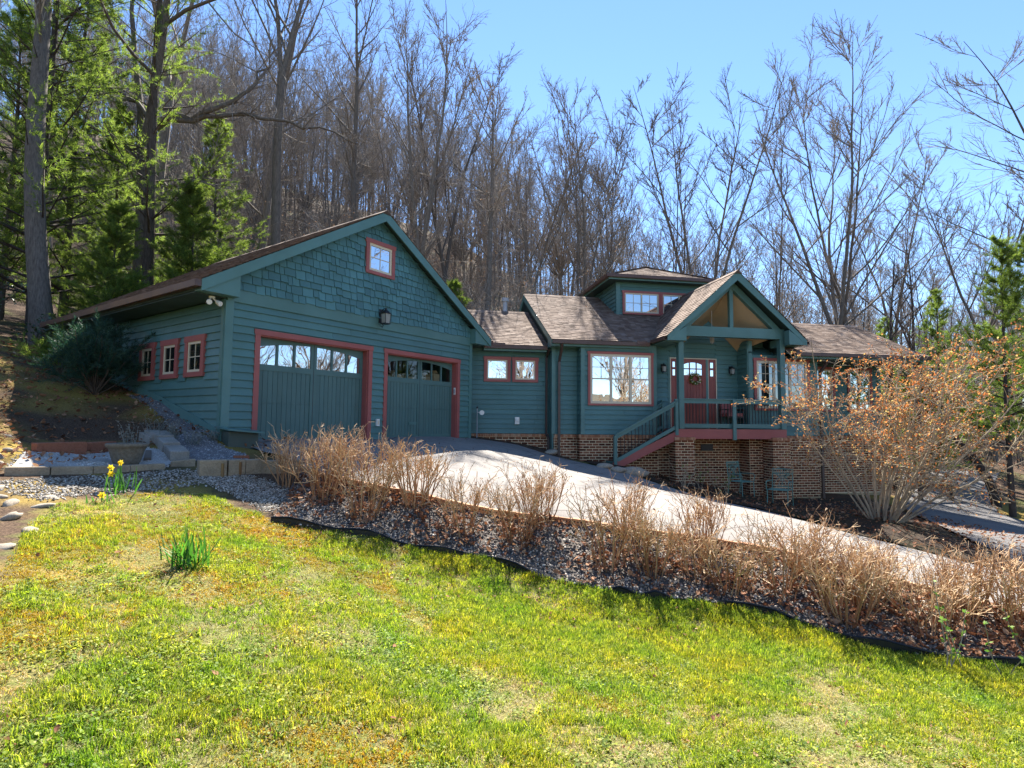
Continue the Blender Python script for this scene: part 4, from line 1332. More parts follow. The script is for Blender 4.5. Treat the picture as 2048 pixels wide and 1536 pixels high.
def resample(P, n):
    P = np.asarray(P, float)
    s = np.concatenate([[0], np.cumsum(np.linalg.norm(np.diff(P, axis=0), axis=1))])
    t = np.linspace(0, s[-1], n)
    return np.stack([np.interp(t, s, P[:, k]) for k in range(P.shape[1])], -1)


def loft(name, A, B, nu, nv, off, mat, rough=0.0):
    A, B = resample(A, nu), resample(B, nu)
    t = np.linspace(0, 1, nv)[None, :, None]
    Q = A[:, None] * (1 - t) + B[:, None] * t
    x, y = Q[..., 0].ravel(), Q[..., 1].ravel()
    z = terrain(x, y) + off
    if rough: z = z + (fbm(x, y, 3.1) - .5) * rough
    i = (np.arange(nu - 1)[:, None] * nv + np.arange(nv - 1)[None]).ravel()
    F = np.stack([i, i + 1, i + nv + 1, i + nv], -1)
    mb = MB(); mb.add(np.stack([x, y, z], -1), F)
    return mb.build(name, mat, None, True, kind='structure')


def drive_mat():
    m, nt, out = new_mat('pale_aggregate_drive')
    n = _noise(nt, 170, 3, .7, 'World'); n2 = _noise(nt, .9, 5, .65, 'World'); n3 = _noise(nt, 3.5, 7, .75, 'World')
    c = _ramp(nt, n, [(.3, (.172, .158, .144)), (.55, (.268, .247, .226)), (.75, (.37, .342, .315))])
    c = _mix(nt, 1.0, c, _ramp(nt, n2, [(.3, (.80, .79, .80)), (.7, (1.08, 1.06, 1.03))]), 'MULTIPLY')
    c = _mix(nt, 1.0, c, _ramp(nt, n3, [(.36, (.72, .72, .74)), (.46, (.95, .95, .95)), (.65, (1.05, 1.05, 1.05))]), 'MULTIPLY')
    vo = nt.nodes.new('ShaderNodeTexVoronoi'); vo.feature = 'DISTANCE_TO_EDGE'; vo.inputs['Scale'].default_value = .42
    gp = nt.nodes.new('ShaderNodeNewGeometry').outputs['Position']
    nz = nt.nodes.new('ShaderNodeTexNoise'); nz.inputs['Scale'].default_value = 1.6; nz.inputs['Detail'].default_value = 5
    nt.links.new(gp, nz.inputs['Vector'])
    ad = _mix(nt, .22, gp, nz.outputs['Color'], 'ADD')
    nt.links.new(ad, vo.inputs['Vector'])
    c = _mix(nt, 1.0, c, _ramp(nt, vo.outputs['Distance'], [(.0, (.45, .44, .43)), (.006, (.72, .71, .70)), (.014, (1, 1, 1))]), 'MULTIPLY')
    _bsdf(nt, out, c, .9, .2, bump=n, bump_s=.35, bump_d=.004)
    return m


M['drive'] = drive_mat()
M['road'] = speck('grey_asphalt_road', [(.3, (.10, .095, .095)), (.7, (.19, .18, .175))], 120, big=(1.2, [(.3, (.8, .8, .8)), (.7, (1.2, 1.18, 1.15))]))
loft('driveway', NEAR, FAR, 110, 46, .012, M['drive'])
loft('lane', [(8.6, 8.3), (8.9, 10), (9.4, 12), (10.8, 14.5), (12.0, 17), (14.5, 21), (17, 24)], [(13, 6.0), (13.2, 9), (13.6, 12), (14.6, 15.5), (15.2, 17.5), (18, 21), (21, 24)], 60, 16, .018, M['road'])
bed_m = speck('dark_gravel_bed', [(.3, (.035, .032, .030)), (.5, (.11, .095, .082)), (.66, (.24, .20, .17)), (.8, (.42, .37, .32))], 75, bump_s=1, bump_d=.02)
loft('gravel_bed', EDGE, [(-3.5, 9.2)] + CURB[1:], 120, 20, .02, bed_m, .05)
mulch = speck('dark_mulch', [(.3, (.022, .014, .010)), (.6, (.065, .042, .028)), (.8, (.14, .09, .06))], 40, bump_s=1, bump_d=.03, big=(.6, [(.45, (1, 1, 1)), (.7, (.9, 1.2, .6))]))
loft('mulch_bed', [(2.2, 15.6), (3.3, 15.25), (4.5, 14.3), (5.35, 12.9), (6.15, 11.5), (6.85, 10.4), (7.5, 9.65), (8.2, 9.0)], [(2.2, 17.3), (4.4, 17.0), (7.3, 17.9), (9.5, 17.9), (11.6, 18.8), (11.4, 16.2), (10.3, 14.0), (9.2, 11.8), (8.7, 9.6)], 70, 26, .022, mulch, .06)


# ------------------------------------------------------------------ scattering of what nobody could count
def scatter_group():
    g = bpy.data.node_groups.new('scatter', 'GeometryNodeTree')
    g.interface.new_socket('Geometry', in_out='INPUT', socket_type='NodeSocketGeometry')
    c = g.interface.new_socket('Pieces', in_out='INPUT', socket_type='NodeSocketCollection')
    g.interface.new_socket('Geometry', in_out='OUTPUT', socket_type='NodeSocketGeometry')
    gi, go = g.nodes.new('NodeGroupInput'), g.nodes.new('NodeGroupOutput')
    ci = g.nodes.new('GeometryNodeCollectionInfo')
    ci.inputs['Separate Children'].default_value = True
    ci.inputs['Reset Children'].default_value = True
    ip = g.nodes.new('GeometryNodeInstanceOnPoints')
    ip.inputs['Pick Instance'].default_value = True
    def attr(name, typ):
        n = g.nodes.new('GeometryNodeInputNamedAttribute'); n.data_type = typ
        n.inputs['Name'].default_value = name
        return n.outputs['Attribute']
    L = g.links.new
    L(gi.outputs['Geometry'], ip.inputs['Points'])
    L(gi.outputs['Pieces'], ci.inputs['Collection'])
    L(ci.outputs[0], ip.inputs['Instance'])
    L(attr('pick', 'INT'), ip.inputs['Instance Index'])
    L(attr('rot', 'FLOAT_VECTOR'), ip.inputs['Rotation'])
    L(attr('scl', 'FLOAT'), ip.inputs['Scale'])
    L(ip.outputs[0], go.inputs[0])
    return g, c.identifier


SG, SG_ID = scatter_group()


def scatter(name, pts, pickn, rot, scl, meshes, parent=None):
    col = bpy.data.collections.new(name + '_pieces')
    for k, me in enumerate(meshes):
        o = bpy.data.objects.new('%s_piece_%s' % (name, 'abcdefghijkl'[k]), me)
        col.objects.link(o)
    me = bpy.data.meshes.new(name)
    n = len(pts)
    me.vertices.add(n); me.vertices.foreach_set('co', np.asarray(pts, np.float32).ravel())
    a = me.attributes.new('pick', 'INT', 'POINT'); a.data.foreach_set('value', np.asarray(pickn, np.int32))
    a = me.attributes.new('rot', 'FLOAT_VECTOR', 'POINT'); a.data.foreach_set('vector', np.asarray(rot, np.float32).ravel())
    a = me.attributes.new('scl', 'FLOAT', 'POINT'); a.data.foreach_set('value', np.asarray(scl, np.float32))
    o = bpy.data.objects.new(name, me)
    COL.objects.link(o)
    md = o.modifiers.new('scatter', 'NODES'); md.node_group = SG
    md[SG_ID] = col
    o['kind'] = 'stuff'
    if parent is not None: o.parent = parent
    return o


def rots(n, tilt=.15):
    return np.stack([NP.normal(0, tilt, n), NP.normal(0, tilt, n), NP.uniform(0, 6.283, n)], -1)


def in_region(poly, n):
    P = np.asarray(poly)
    lo, hi = P.min(0), P.max(0)
    x, y = NP.uniform(lo[0], hi[0], n), NP.uniform(lo[1], hi[1], n)
    k = inpoly(x, y, poly)
    return x[k], y[k]


def blades(n, h, spread, w, seed, lean=.5, mat=None, name='tuft'):
    r = np.random.default_rng(seed)
    V, F = [], []
    for k in range(n):
        a = r.uniform(0, 6.283); rad = spread * math.sqrt(r.uniform(0, 1))
        b = np.array([rad * math.cos(a), rad * math.sin(a), -.006])
        a2 = r.uniform(0, 6.283); H = h * r.uniform(.55, 1.1); ln = lean * r.uniform(.2, 1.1)
        d = np.array([math.cos(a2), math.sin(a2), 0])
        s = np.array([-d[1], d[0], 0]) * w * r.uniform(.7, 1.2)
        m = b + d * H * ln * .35 + np.array([0, 0, H * .62]); t = b + d * H * ln + np.array([0, 0, H * (1 - .25 * ln)])
        i = len(V)
        V += [b - s, b + s, m + s * .8, m - s * .8, t]
        F += [(i, i + 1, i + 2), (i, i + 2, i + 3), (i + 3, i + 2, i + 4)]
    mb = MB(); mb.add(V, F)
    return mb.mesh(name, mat)


def grass_mat(name, stops, tr=.5):
    m, nt, out = new_mat(name)
    v = _vary(nt)
    c = _ramp(nt, v, stops)
    n = _noise(nt, 1.3, 4, .6, 'World')
    c = _mix(nt, 1.0, c, _ramp(nt, n, [(.32, (1.25, 1.02, .75)), (.5, (1, 1, 1)), (.68, (.72, .95, .8))]), 'MULTIPLY')
    _bsdf(nt, out, c, .6, .25, trans=tr, trans_col=_mix(nt, 1.0, c, (1.35, 1.35, .55), 'MULTIPLY'))
    return m


G1 = grass_mat('lawn_grass_blade', [(0, (.050, .100, .012)), (.35, (.165, .24, .026)), (.7, (.30, .355, .045)), (1, (.52, .52, .10))])
G2 = grass_mat('dry_grass_blade', [(0, (.26, .19, .085)), (.5, (.46, .36, .19)), (1, (.72, .61, .40))], .35)
G3 = grass_mat('yellow_moss_sprig', [(0, (.30, .19, .02)), (.6, (.42, .29, .035)), (1, (.38, .36, .06))], .4)
def cloverm(seed):
    r = np.random.default_rng(seed); V, F = [], []
    for k in range(12):
        c = np.array([r.normal(0, .03), r.normal(0, .03), r.uniform(.008, .03)]); s = r.uniform(.005, .009)
        t = r.normal(0, .35, 2); i = len(V)
        for q in range(5):
            a = q * 1.2566; V.append(c + np.array([s * math.cos(a), s * math.sin(a), s * (t[0] * math.cos(a) + t[1] * math.sin(a))]))
        F += [(i, i + 1, i + 2), (i, i + 2, i + 3), (i, i + 3, i + 4)]
    mb = MB(); mb.add(V, F); return mb.mesh('clover', G1)


tufts = [blades(15, .046, .036, .0021, 1, .7, mat=G1), blades(14, .036, .045, .0022, 2, 1.0, G1), blades(18, .060, .036, .0022, 3, .7, G1), blades(13, .032, .055, .0018, 4, 1.3, G2), blades(9, .022, .06, .0016, 5, 2.0, G2), cloverm(6), blades(26, .018, .045, .0032, 7, .8, G3)]
N = 125000
x, y = NP.uniform(-5.2, 7.2, N), NP.uniform(1.7, 7.55, N)
k = inpoly(x, y, LAWN) & (np.abs(x) < y * 1.05 + .6)
x, y = x[k], y[k]
f1 = fbm(x, y, 1.5); f2 = fbm(x + 31, y + 7, 2.6); f3 = fbm(x - 17, y + 23, 1.0)
topright = np.clip((x + 2.2) / 3, 0, 1) * np.clip((y - 4.2) / 2.0, 0, 1)
green = f1 + .16 * topright + NP.normal(0, .10, len(x)) + .02
pickn = np.where(green > .55, 2, np.where(green > .46, 0, np.where(green > .40, 1, np.where(NP.random(len(x)) > .5, 3, 4))))
pickn = np.where(NP.random(len(x)) < .24, 3 + NP.integers(0, 2, len(x)), pickn)
pickn = np.where(((f2 > .56) | (NP.random(len(x)) < .05)) & (NP.random(len(x)) < .3) & (topright < .5), 5, pickn)
ms = (f3 + NP.normal(0, .05, len(x)) + .10 * np.clip((-1.0 - x) / 3, -1.5, 1)) > .605
pickn = np.where(ms & (NP.random(len(x)) < .8) & (topright < .3), 6, pickn)
keep = NP.random(len(x)) < np.clip(.75 + (f1 - .40) * 2.2 + .4 * topright, .55, 1)
x, y, pickn, topright = x[keep], y[keep], pickn[keep], topright[keep]
scl = NP.uniform(.6, 1.25, len(x)) * (1 + .35 * topright * (pickn < 3))
z = terrain(x, y) + (fbm(x, y, 1.6) - .5) * .07
scatter('lawn_grass', np.stack([x, y, z], -1), pickn, rots(len(x), .22), scl, tufts)


def leaf_mesh(seed, L, W, mat, curl=.4):
    r = np.random.default_rng(seed)
    V = []
    for i, t in enumerate((0, .3, .65, 1)):
        w = W * (0.12, 1, .8, .05)[i]
        zc = .012 + curl * L * (t - .5) ** 2 * r.uniform(.4, 1.6)
        V += [(L * (t - .5), -w / 2, zc + r.uniform(0, curl) * w), (L * (t - .5), 0, zc), (L * (t - .5), w / 2, zc + r.uniform(0, curl) * w)]
    F = []
    for i in range(3):
        for j in range(2):
            a = i * 3 + j; F.append((a, a + 1, a + 4, a + 3))
    mb = MB(); mb.add(V, F)
    return mb.mesh('leaf', mat)


def stone_mesh(seed, mat, flat=.6, n=1):
    r = np.random.default_rng(seed)
    t = (1 + 5 ** .5) / 2
    V = np.array([(-1, t, 0), (1, t, 0), (-1, -t, 0), (1, -t, 0), (0, -1, t), (0, 1, t), (0, -1, -t), (0, 1, -t), (t, 0, -1), (t, 0, 1), (-t, 0, -1), (-t, 0, 1)], float)
    V /= np.linalg.norm(V, axis=1, keepdims=True)
    F = np.array([(0, 11, 5), (0, 5, 1), (0, 1, 7), (0, 7, 10), (0, 10, 11), (1, 5, 9), (5, 11, 4), (11, 10, 2), (10, 7, 6), (7, 1, 8), (3, 9, 4), (3, 4, 2), (3, 2, 6), (3, 6, 8), (3, 8, 9), (4, 9, 5), (2, 4, 11), (6, 2, 10), (8, 6, 7), (9, 8, 1)])
    for _ in range(n - 1):
        V2, F2, mid = list(map(tuple, V)), [], {}
        def mp(a, b):
            k = (min(a, b), max(a, b))
            if k not in mid:
                p = (np.array(V2[a]) + np.array(V2[b])); p /= np.linalg.norm(p); mid[k] = len(V2); V2.append(tuple(p))
            return mid[k]
        for a, b, c in F:
            ab, bc, ca = mp(a, b), mp(b, c), mp(c, a)
            F2 += [(a, ab, ca), (b, bc, ab), (c, ca, bc), (ab, bc, ca)]
        V, F = np.array(V2), np.array(F2)
    ph = r.uniform(0, 6, 9)
    d = 1 + .16 * np.sin(V[:, 0] * 2.3 + ph[0]) * np.sin(V[:, 1] * 2.7 + ph[1]) + .12 * np.sin(V[:, 2] * 3.1 + ph[2] + V[:, 0] * 2) + r.normal(0, .05, len(V))
    V = V * d[:, None] * np.array([1, r.uniform(.6, .9), flat * r.uniform(.8, 1.1)])
    mb = MB(); mb.add(V, F)
    return mb.mesh('stone', mat, n > 1)


BED = EDGE + CURB[::-1]
stones = [stone_mesh(s, M['pebble'], .55) for s in range(4)]
x, y = in_region(BED, 62000)
scl = np.abs(NP.normal(.0135, .0045, len(x))) + .006
scatter('bed_gravel', np.stack([x, y, terrain(x, y) + .022 + (fbm(x, y, 3.1) - .5) * .05 + .002], -1), NP.integers(0, 4, len(x)), rots(len(x), .5), scl, stones)
# fallen leaves: in the bed (thick along the shrub rows), on the lawn, on the forest floor
leaves = [leaf_mesh(1, .085, .05, M['litter']), leaf_mesh(2, .07, .045, M['litter'], .8), leaf_mesh(3, .095, .06, M['litter'], .3), leaf_mesh(4, .06, .022, M['litter'], .6)]
HEDGE = [(-3.44, 8.62), (-2.70, 8.12), (-2.75, 8.72), (-2.05, 7.80), (-2.0, 8.52), (-1.40, 8.30), (-.67, 7.82), (.09, 7.66), (.39, 8.05), (1.24, 7.2), (1.62, 7.85), (1.75, 7.02), (2.24, 7.0), (2.62, 6.73), (2.62, 7.6), (3.19, 6.72), (3.7, 7.1), (3.67, 6.22),
         (4.30, 6.72), (4.45, 6.05), (5.2, 6.5), (5.45, 5.95), (6.2, 6.2), (3.98, 6.48), (4.85, 6.2), (5.75, 6.42)]
x, y = in_region(BED, 34000)
d = np.min(np.hypot(x[:, None] - np.array(HEDGE)[None, :, 0], y[:, None] - np.array(HEDGE)[None, :, 1]), 1)
k = NP.random(len(x)) < np.clip(1.0 * np.exp(-(d / .28) ** 2) + .10 + .5 * np.clip((x - 3.2) / 2, 0, 1) + .35 * (fbm(x, y, 2.0) > .52), 0, 1)
x, y = x[k], y[k]
d = np.min(np.hypot(x[:, None] - np.array(HEDGE)[None, :, 0], y[:, None] - np.array(HEDGE)[None, :, 1]), 1)
scatter('fallen_leaves', np.stack([x, y, terrain(x, y) + .03 + NP.uniform(0, .04, len(x)) + NP.uniform(0, .13, len(x)) * np.exp(-(d / .2) ** 2)], -1), NP.integers(0, 4, len(x)), rots(len(x), .55), NP.uniform(.5, 1.15, len(x)), leaves)
x, y = NP.uniform(-5, 7, 3000), NP.uniform(2, 7.3, 3000)
k = inpoly(x, y, LAWN) & (NP.random(3000) < .3 + .7 * (y > 5.8)); x, y = x[k], y[k]
scatter('lawn_leaves', np.stack([x, y, terrain(x, y) + .03], -1), NP.integers(0, 4, len(x)), rots(len(x), .5), NP.uniform(.2, .6, len(x)) , leaves)
x, y = NP.uniform(-4, 10, 900), NP.uniform(5, 17, 900)
k = inpoly(x, y, [tuple(p) for p in NEAR] + [tuple(p) for p in FAR[::-1]]) & (NP.random(900) < .45); x, y = x[k], y[k]
scatter('drive_leaves', np.stack([x, y, terrain(x, y) + .025], -1), NP.integers(0, 4, len(x)), rots(len(x), .4), NP.uniform(.25, .8, len(x)), leaves)
xx = np.concatenate([NP.uniform(12, 30, 2500), NP.uniform(4, 12, 2500), NP.uniform(-14, -4.5, 7000)]); yy = np.concatenate([NP.uniform(21, 36, 2500), NP.uniform(10, 18, 2500), NP.uniform(5, 16, 7000)])
k = ~inpoly(xx, yy, FAR + [(12, 3), (0, 6)]) & ~((xx > 12) & (xx < 15) & (yy < 19)) & ~((xx > -6.2) & (xx < -3.4) & (yy < 10.5)); xx, yy = xx[k], yy[k]
scatter('forest_litter', np.stack([xx, yy, terrain(xx, yy) + .04], -1), NP.integers(0, 4, len(xx)), rots(len(xx), .45), NP.uniform(.5, 1.3, len(xx)), leaves)

wp = [stone_mesh(10 + s, M['white_pebble'], .6) for s in range(3)]
sp = [stone_mesh(20 + s, M['slate_pebble'], .5) for s in range(3)]
W1 = [(-5.5, 6.1), (-4.55, 7.25), (-4.62, 7.65), (-5.0, 8.2), (-5.85, 8.3), (-6.1, 7.0)]
W2 = [(-5.35, 5.62), (-5.2, 5.95), (-4.25, 7.3), (-3.95, 7.3), (-3.75, 7.15), (-4.15, 6.2), (-4.5, 5.4)]
W3 = [(-4.1, 7.35), (-3.75, 8.6), (-3.2, 8.3), (-3.2, 7.4), (-3.55, 7.2), (-3.85, 6.95)]
S4 = [(-6.15, 10.5), (-5.55, 10.35), (-4.7, 9.75), (-4.1, 8.5), (-4.45, 7.8), (-5.2, 8.4), (-6.1, 9.6)]
S5 = [(-6.2, 10.6), (-8.5, 12.3), (-8.2, 12.5), (-5.6, 10.55)]
def pebbles(name, polys, n, meshes, s):
    polys = [[yard(q) for q in p] for p in polys]
    X, Y = [], []
    for p in polys:
        x, y = in_region(p, n); X.append(x); Y.append(y)
    x, y = np.concatenate(X), np.concatenate(Y)
    x, y = x + NP.normal(0, .05, len(x)), y + NP.normal(0, .05, len(x))
    return scatter(name, np.stack([x, y, terrain(x, y) + (fbm(x, y, 1.6) - .5) * .07 + .005], -1), NP.integers(0, 3, len(x)), rots(len(x), .5), NP.uniform(.6, 1.4, len(x)) * s, meshes)
pebbles('white_gravel', [W1], 9000, wp, .013)
mp_ = [stone_mesh(30 + s, M['mixed_pebble'], .55) for s in range(3)]
pebbles('mixed_gravel', [W2, W3], 7000, mp_, .014)
pebbles('slate_gravel', [S4, S5], 9000, sp, .017)
gb = speck('pale_gravel_ground', [(.3, (.20, .19, .17)), (.7, (.48, .46, .42))], 60)
for nm, p, n in (('gravel_patch', W1, 0), ('gravel_patch', S4, 1), ('gravel_patch', S5, 1)):
    P = np.array([yard(q) for q in p])
    # triangle fan about the centre, refined once
    c = P.mean(0); Q = resample(np.vstack([P, P[:1]]), 40)[:-1]
    rings = [Q * (1 - t) + c * t for t in (0, .33, .66)] + [c[None]]
    V = np.concatenate(rings); m = len(Q); F4 = []; F3 = []
    for r_ in range(2):
        for i in range(m): F4.append((r_ * m + i, r_ * m + (i + 1) % m, (r_ + 1) * m + (i + 1) % m, (r_ + 1) * m + i))
    for i in range(m): F3.append((2 * m + i, 2 * m + (i + 1) % m, 3 * m))
    V3 = np.column_stack([V, terrain(V[:, 0], V[:, 1]) + (fbm(V[:, 0], V[:, 1], 1.6) - .5) * .07 + .012])
    mb = MB(); mb.add(V3, F4); mb.f.append(np.array(F3, np.int32)); mb.build(nm, gb if n == 0 else M['road'], None, True, kind='structure')

# ------------------------------------------------------------------ edging, blocks, stones
def T(x, y, dz=0.0):
    return (float(x), float(y), float(terrain(x, y)) + dz)


ORD = ['first', 'second', 'third', 'fourth', 'fifth', 'sixth', 'seventh', 'eighth', 'ninth', 'tenth', 'eleventh', 'twelfth', 'thirteenth']
be = empty('brick_edging', (0, 0, 0), 0, 'long row of tan holed bricks edging the driveway above the gravel bed', 'edging')
bm_ = MB().box(-.10, .10, -.045, .045, -.05, .052).mesh('brick', pick('tan_orange_edging_brick', [(0, (.30, .14, .07)), (.5, (.42, .23, .12)), (1, (.50, .32, .19))], .85))
bm_.materials.append(M['black'])
_b2 = MB(); _b2.box(-.10, .10, -.045, .045, -.05, .052)
for k in range(4):
    cx = -.072 + k * .048
    _b2.add([(cx + .013 * math.cos(a), -.0465, .012 + .013 * math.sin(a)) for a in np.arange(6) * 1.0472], [(0, 1, 2, 3), (0, 3, 4, 5)])
_bm2 = _b2.mesh('brick', bm_.materials[0]); _bm2.materials.append(M['black'])
for p in _bm2.polygons:
    if p.index >= 6: p.material_index = 1
Q = resample(CURB[:-1], 58)
for a, b in zip(Q[:-1], Q[1:]):
    c = (a + b) / 2; an = math.atan2(b[1] - a[1], b[0] - a[0]); L = np.hypot(*(b - a))
    za, zb = float(terrain(*a)), float(terrain(*b))
    inst('brick', _bm2, be, (c[0], c[1] - .02, (za + zb) / 2 + .035 + R.uniform(-.008, .006)), (R.uniform(-.08, .08), -math.atan2(zb - za, L) + R.uniform(-.02, .02), an + R.uniform(-.04, .04)), (L / .206, 1, 1))

def strip(P, label):
    P = resample(P, max(8, int(3 * len(P))))
    mb = MB(); n = len(P)
    top, bot = [], []
    for i, p in enumerate(P):
        j = min(i + 1, n - 1); k = max(i - 1, 0)
        d = P[j] - P[k]; d /= np.hypot(*d); nn = np.array([-d[1], d[0]])
        z = float(terrain(*p)); h = .055 + .03 * math.sin(i * 1.3) + R.uniform(-.008, .008)
        w = .012 * math.sin(i * .9)
        for s in (-1, 1):
            q = p + nn * (s * .012 + w)
            top.append((q[0], q[1], z + max(.03, h))); bot.append((q[0], q[1], z - .03))
    F = []
    V = top + bot; m = 2 * n
    for i in range(n - 1):
        a = 2 * i
        F += [(a, a + 1, a + 3, a + 2), (a, a + 2, m + a + 2, m + a), (a + 1, m + a + 1, m + a + 3, a + 3)]
    F += [(0, m, m + 1, 1), (2 * n - 2, 2 * n - 1, m + 2 * n - 1, m + 2 * n - 2)]
    mb.add(V, F)
    # rounded bead on the upper lip
    mb.tube([(p[0], p[1], float(terrain(*p)) + max(.03, .055 + .03 * math.sin(i * 1.3)) + .006) for i, p in enumerate(P)], .016, 6)
    mb.build('lawn_edging', M['plastic_edge'], None, label=label, cat='edging', group='black plastic lawn edging')


strip(EDGE[0:6], 'long black plastic edging strip at the left end of the gravel bed')
strip([(1.2, 6.66), (1.5, 6.59), (1.85, 6.53)], 'short black plastic edging strip between the two long ones')
strip(EDGE[8:14], 'long black plastic edging strip at the right end of the gravel bed')


def block(name, c, size, rz, mat, label, cat, group, tilt=0.0, top=0.0):
    """block with a chipped edge: slightly uneven corners"""
    t = empty(name, c, rz, label, cat, group)
    l, w, h = size
    j = lambda: R.uniform(-.008, .008)
    o = MB()
    b = [(-l / 2 + j(), -w / 2 + j(), -.10), (l / 2 + j(), -w / 2 + j(), -.10), (l / 2 + j(), w / 2 + j(), -.10), (-l / 2 + j(), w / 2 + j(), -.10)]
    u = [(p[0], p[1], h - .012 + tilt * p[0]) for p in b]
    o.hexa(b, u)
    v = [(p[0] * .97, p[1] * .93, h + tilt * p[0] + j() * .3) for p in b]
    o.hexa(u, v)
    obj = o.build(name, mat, None, label=label, cat=cat, group=group)
    obj.location = c; obj.rotation_euler = (0, 0, rz)
    bpy.data.objects.remove(t)
    return obj


fb = [((-5.35, 6.03), (-5.11, 6.23)), ((-5.13, 6.29), (-4.95, 6.59)), ((-5.04, 6.72), (-4.82, 7.01)), ((-4.83, 7.08), (-4.51, 7.22))]
FL = [(-5.46, 6.02), (-5.20, 6.30), (-4.97, 6.60), (-4.74, 6.93), (-4.50, 7.22)]
for k in range(4):
    a, b = np.array(yard(FL[k])), np.array(yard(FL[k + 1])); c = (a + b) / 2; an = math.atan2(*(b - a)[::-1])
    za, zb = float(terrain(*a)), float(terrain(*b))
    block('edging_block', T(*c), (.44, .115, .085), an, M['tanblock'], ['leftmost tan edging block in front of the white gravel', 'tan edging block just right of the leftmost one', 'darker tan edging block behind the yellow daffodils', 'tan edging block nearest the pile of grey blocks'][k], 'edging block', 'tan blocks edging the gravel', (zb - za) / .39)
for k, (a, b) in enumerate((((-6.02, 7.09), (-5.82, 7.52)), ((-5.86, 7.66), (-5.94, 8.3)))):
    a, b = np.array(yard(a)), np.array(yard(b)); c = (a + b) / 2
    block('terracotta_block', T(*c), (.66, .15, .17), math.atan2(*(b - a)[::-1]), M['redblock'], ['left terracotta block behind the white gravel', 'terracotta block half hidden behind the stone flower pot'][k], 'edging block', 'terracotta blocks')
for k, (x, y, h, a) in enumerate(((-6.2, 9.6, .12, -.7), (-5.87, 9.2, .15, -.75), (-5.5, 8.75, .16, -.8), (-5.12, 8.3, .16, -.85), (-4.75, 7.9, .15, -.85))):
    block('concrete_block', T(*yard((x, y))), (.60, .27, h), a, M['concrete'], '%s grey concrete block of the stepped row, counted from the back' % ORD[k], 'concrete block', 'grey blocks stepping down beside the gravel', -.12)
RW = [(-4.66, 8.3), (-4.36, 8.53), (-4.19, 8.73), (-4.03, 8.91), (-3.45, 9.26)]
for k in range(4):
    a, b = np.array(RW[k]), np.array(RW[k + 1]); c = (a + b) / 2
    block('retaining_block', T(*c, .02), (float(np.hypot(*(b - a))) - .012, .20, .20 - .01 * k), math.atan2(*(b - a)[::-1]), M['tanblock'], ['tan retaining block nearest the pile of grey blocks', 'tan retaining block between the two stakes', 'tan retaining block just left of the leftmost clipped shrub', 'tan retaining block behind the leftmost clipped shrub'][k], 'retaining block', 'low retaining wall of tan blocks')
block('loose_board', T(*yard((-5.05, 7.75)), .03), (.62, .10, .03), -1.0, M['wood'], 'grey board lying against the stepped concrete blocks', 'board', None, -.15)
block('loose_board', T(*yard((-4.42, 7.52)), .06), (.34, .14, .02), .5, M['tanblock'], 'short pale board lying in front of the concrete blocks', 'board', None, .1)
for k, (x, y) in enumerate(((RW[1][0] + .02, RW[1][1] - .13), (RW[2][0] + .02, RW[2][1] - .13))):
    MB().box(-.015, .015, -.015, .015, -.1, .20).build('garden_stake', pick('rusty_stake', [(0, (.20, .10, .04)), (1, (.28, .17, .07))]), None, label=['rusty stake between the first two retaining blocks', 'yellowish stake between the last two retaining blocks'][k], cat='stake').location = T(x, y)
for k, (x, y, a) in enumerate(((-4.62, 9.55, .5), (-4.45, 9.2, .9))):
    block('loose_brick', T(x, y, .0), (.24, .11, .05), a, M['redblock'], ['broken red brick beside the olive box', 'broken red brick a little in front of the olive box'][k], 'brick', 'broken bricks by the box')
SP = [(-4.64, 5.2, .16), (-4.40, 5.25, .13), (-4.32, 4.85, .15), (-4.55, 5.55, .14), (-4.42, 5.72, .12), (-5.59, 6.25, .15), (-5.4, 5.75, .2), (-3.93, 4.60, .14), (-4.15, 4.4, .16), (-6.23, 6.9, .16), (-6.48, 7.3, .14), (-6.79, 7.5, .12), (-5.85, 6.35, .19), (-5.75, 5.9, .17), (-6.1, 6.55, .15),
      (-4.75, 5.0, .13), (-3.75, 4.15, .13), (-4.6, 4.75, .18), (-6.45, 6.75, .18), (-6.3, 6.2, .2), (-5.1, 5.5, .15), (-4.9, 5.35, .12), (-3.7, 3.75, .12), (-7.1, 7.4, .2), (-6.9, 7.0, .17), (-4.22, 5.9, .10), (-4.36, 6.1, .09)]
sm = [stone_mesh(40 + k, M['stone'], .42, 2) for k in range(6)]
for k, (x, y, s) in enumerate(SP):
    s *= 1.1
    o = inst('field_stone', sm[k % 6], None, T(*yard((x, y)), -.01), (R.gauss(0, .2), R.gauss(0, .2), R.uniform(0, 6)), (s * R.uniform(.6, .95), s * R.uniform(.5, .7), s * R.uniform(.45, .8)))
    tag(o, 'flat tan field stone along the left border of the lawn', 'stone', 'flat stones at the left border')
for k, (x, y, s) in enumerate(((2.55, 15.35, .22), (2.9, 15.2, .26), (3.35, 15.4, .34), (1.2, 16.75, .2))):
    o = inst('field_stone', sm[k], None, T(x, y, .04), (R.gauss(0, .1), R.gauss(0, .1), R.uniform(0, 6)), (s * 1.2, s, s * 1.1))
    tag(o, ['small boulder left of the stair foot', 'boulder at the foot of the porch stairs', 'largest boulder right of the stair foot', 'mossy boulder beside the drive below the link wall'][k], 'boulder', 'boulders by the stairs')
# ------------------------------------------------------------------ plants
def norm(v):
    return v / (np.linalg.norm(v) + 1e-9)


def limb(r, p, d, L, nseg, wob, up):
    """a wandering line that bends upward"""
    P = [np.array(p, float)]
    d = norm(np.array(d, float))
    s = L / nseg
    for i in range(nseg):
        d = norm(d + r.normal(0, wob, 3) + np.array([0, 0, up]))
        P.append(P[-1] + d * s)
    return np.array(P)


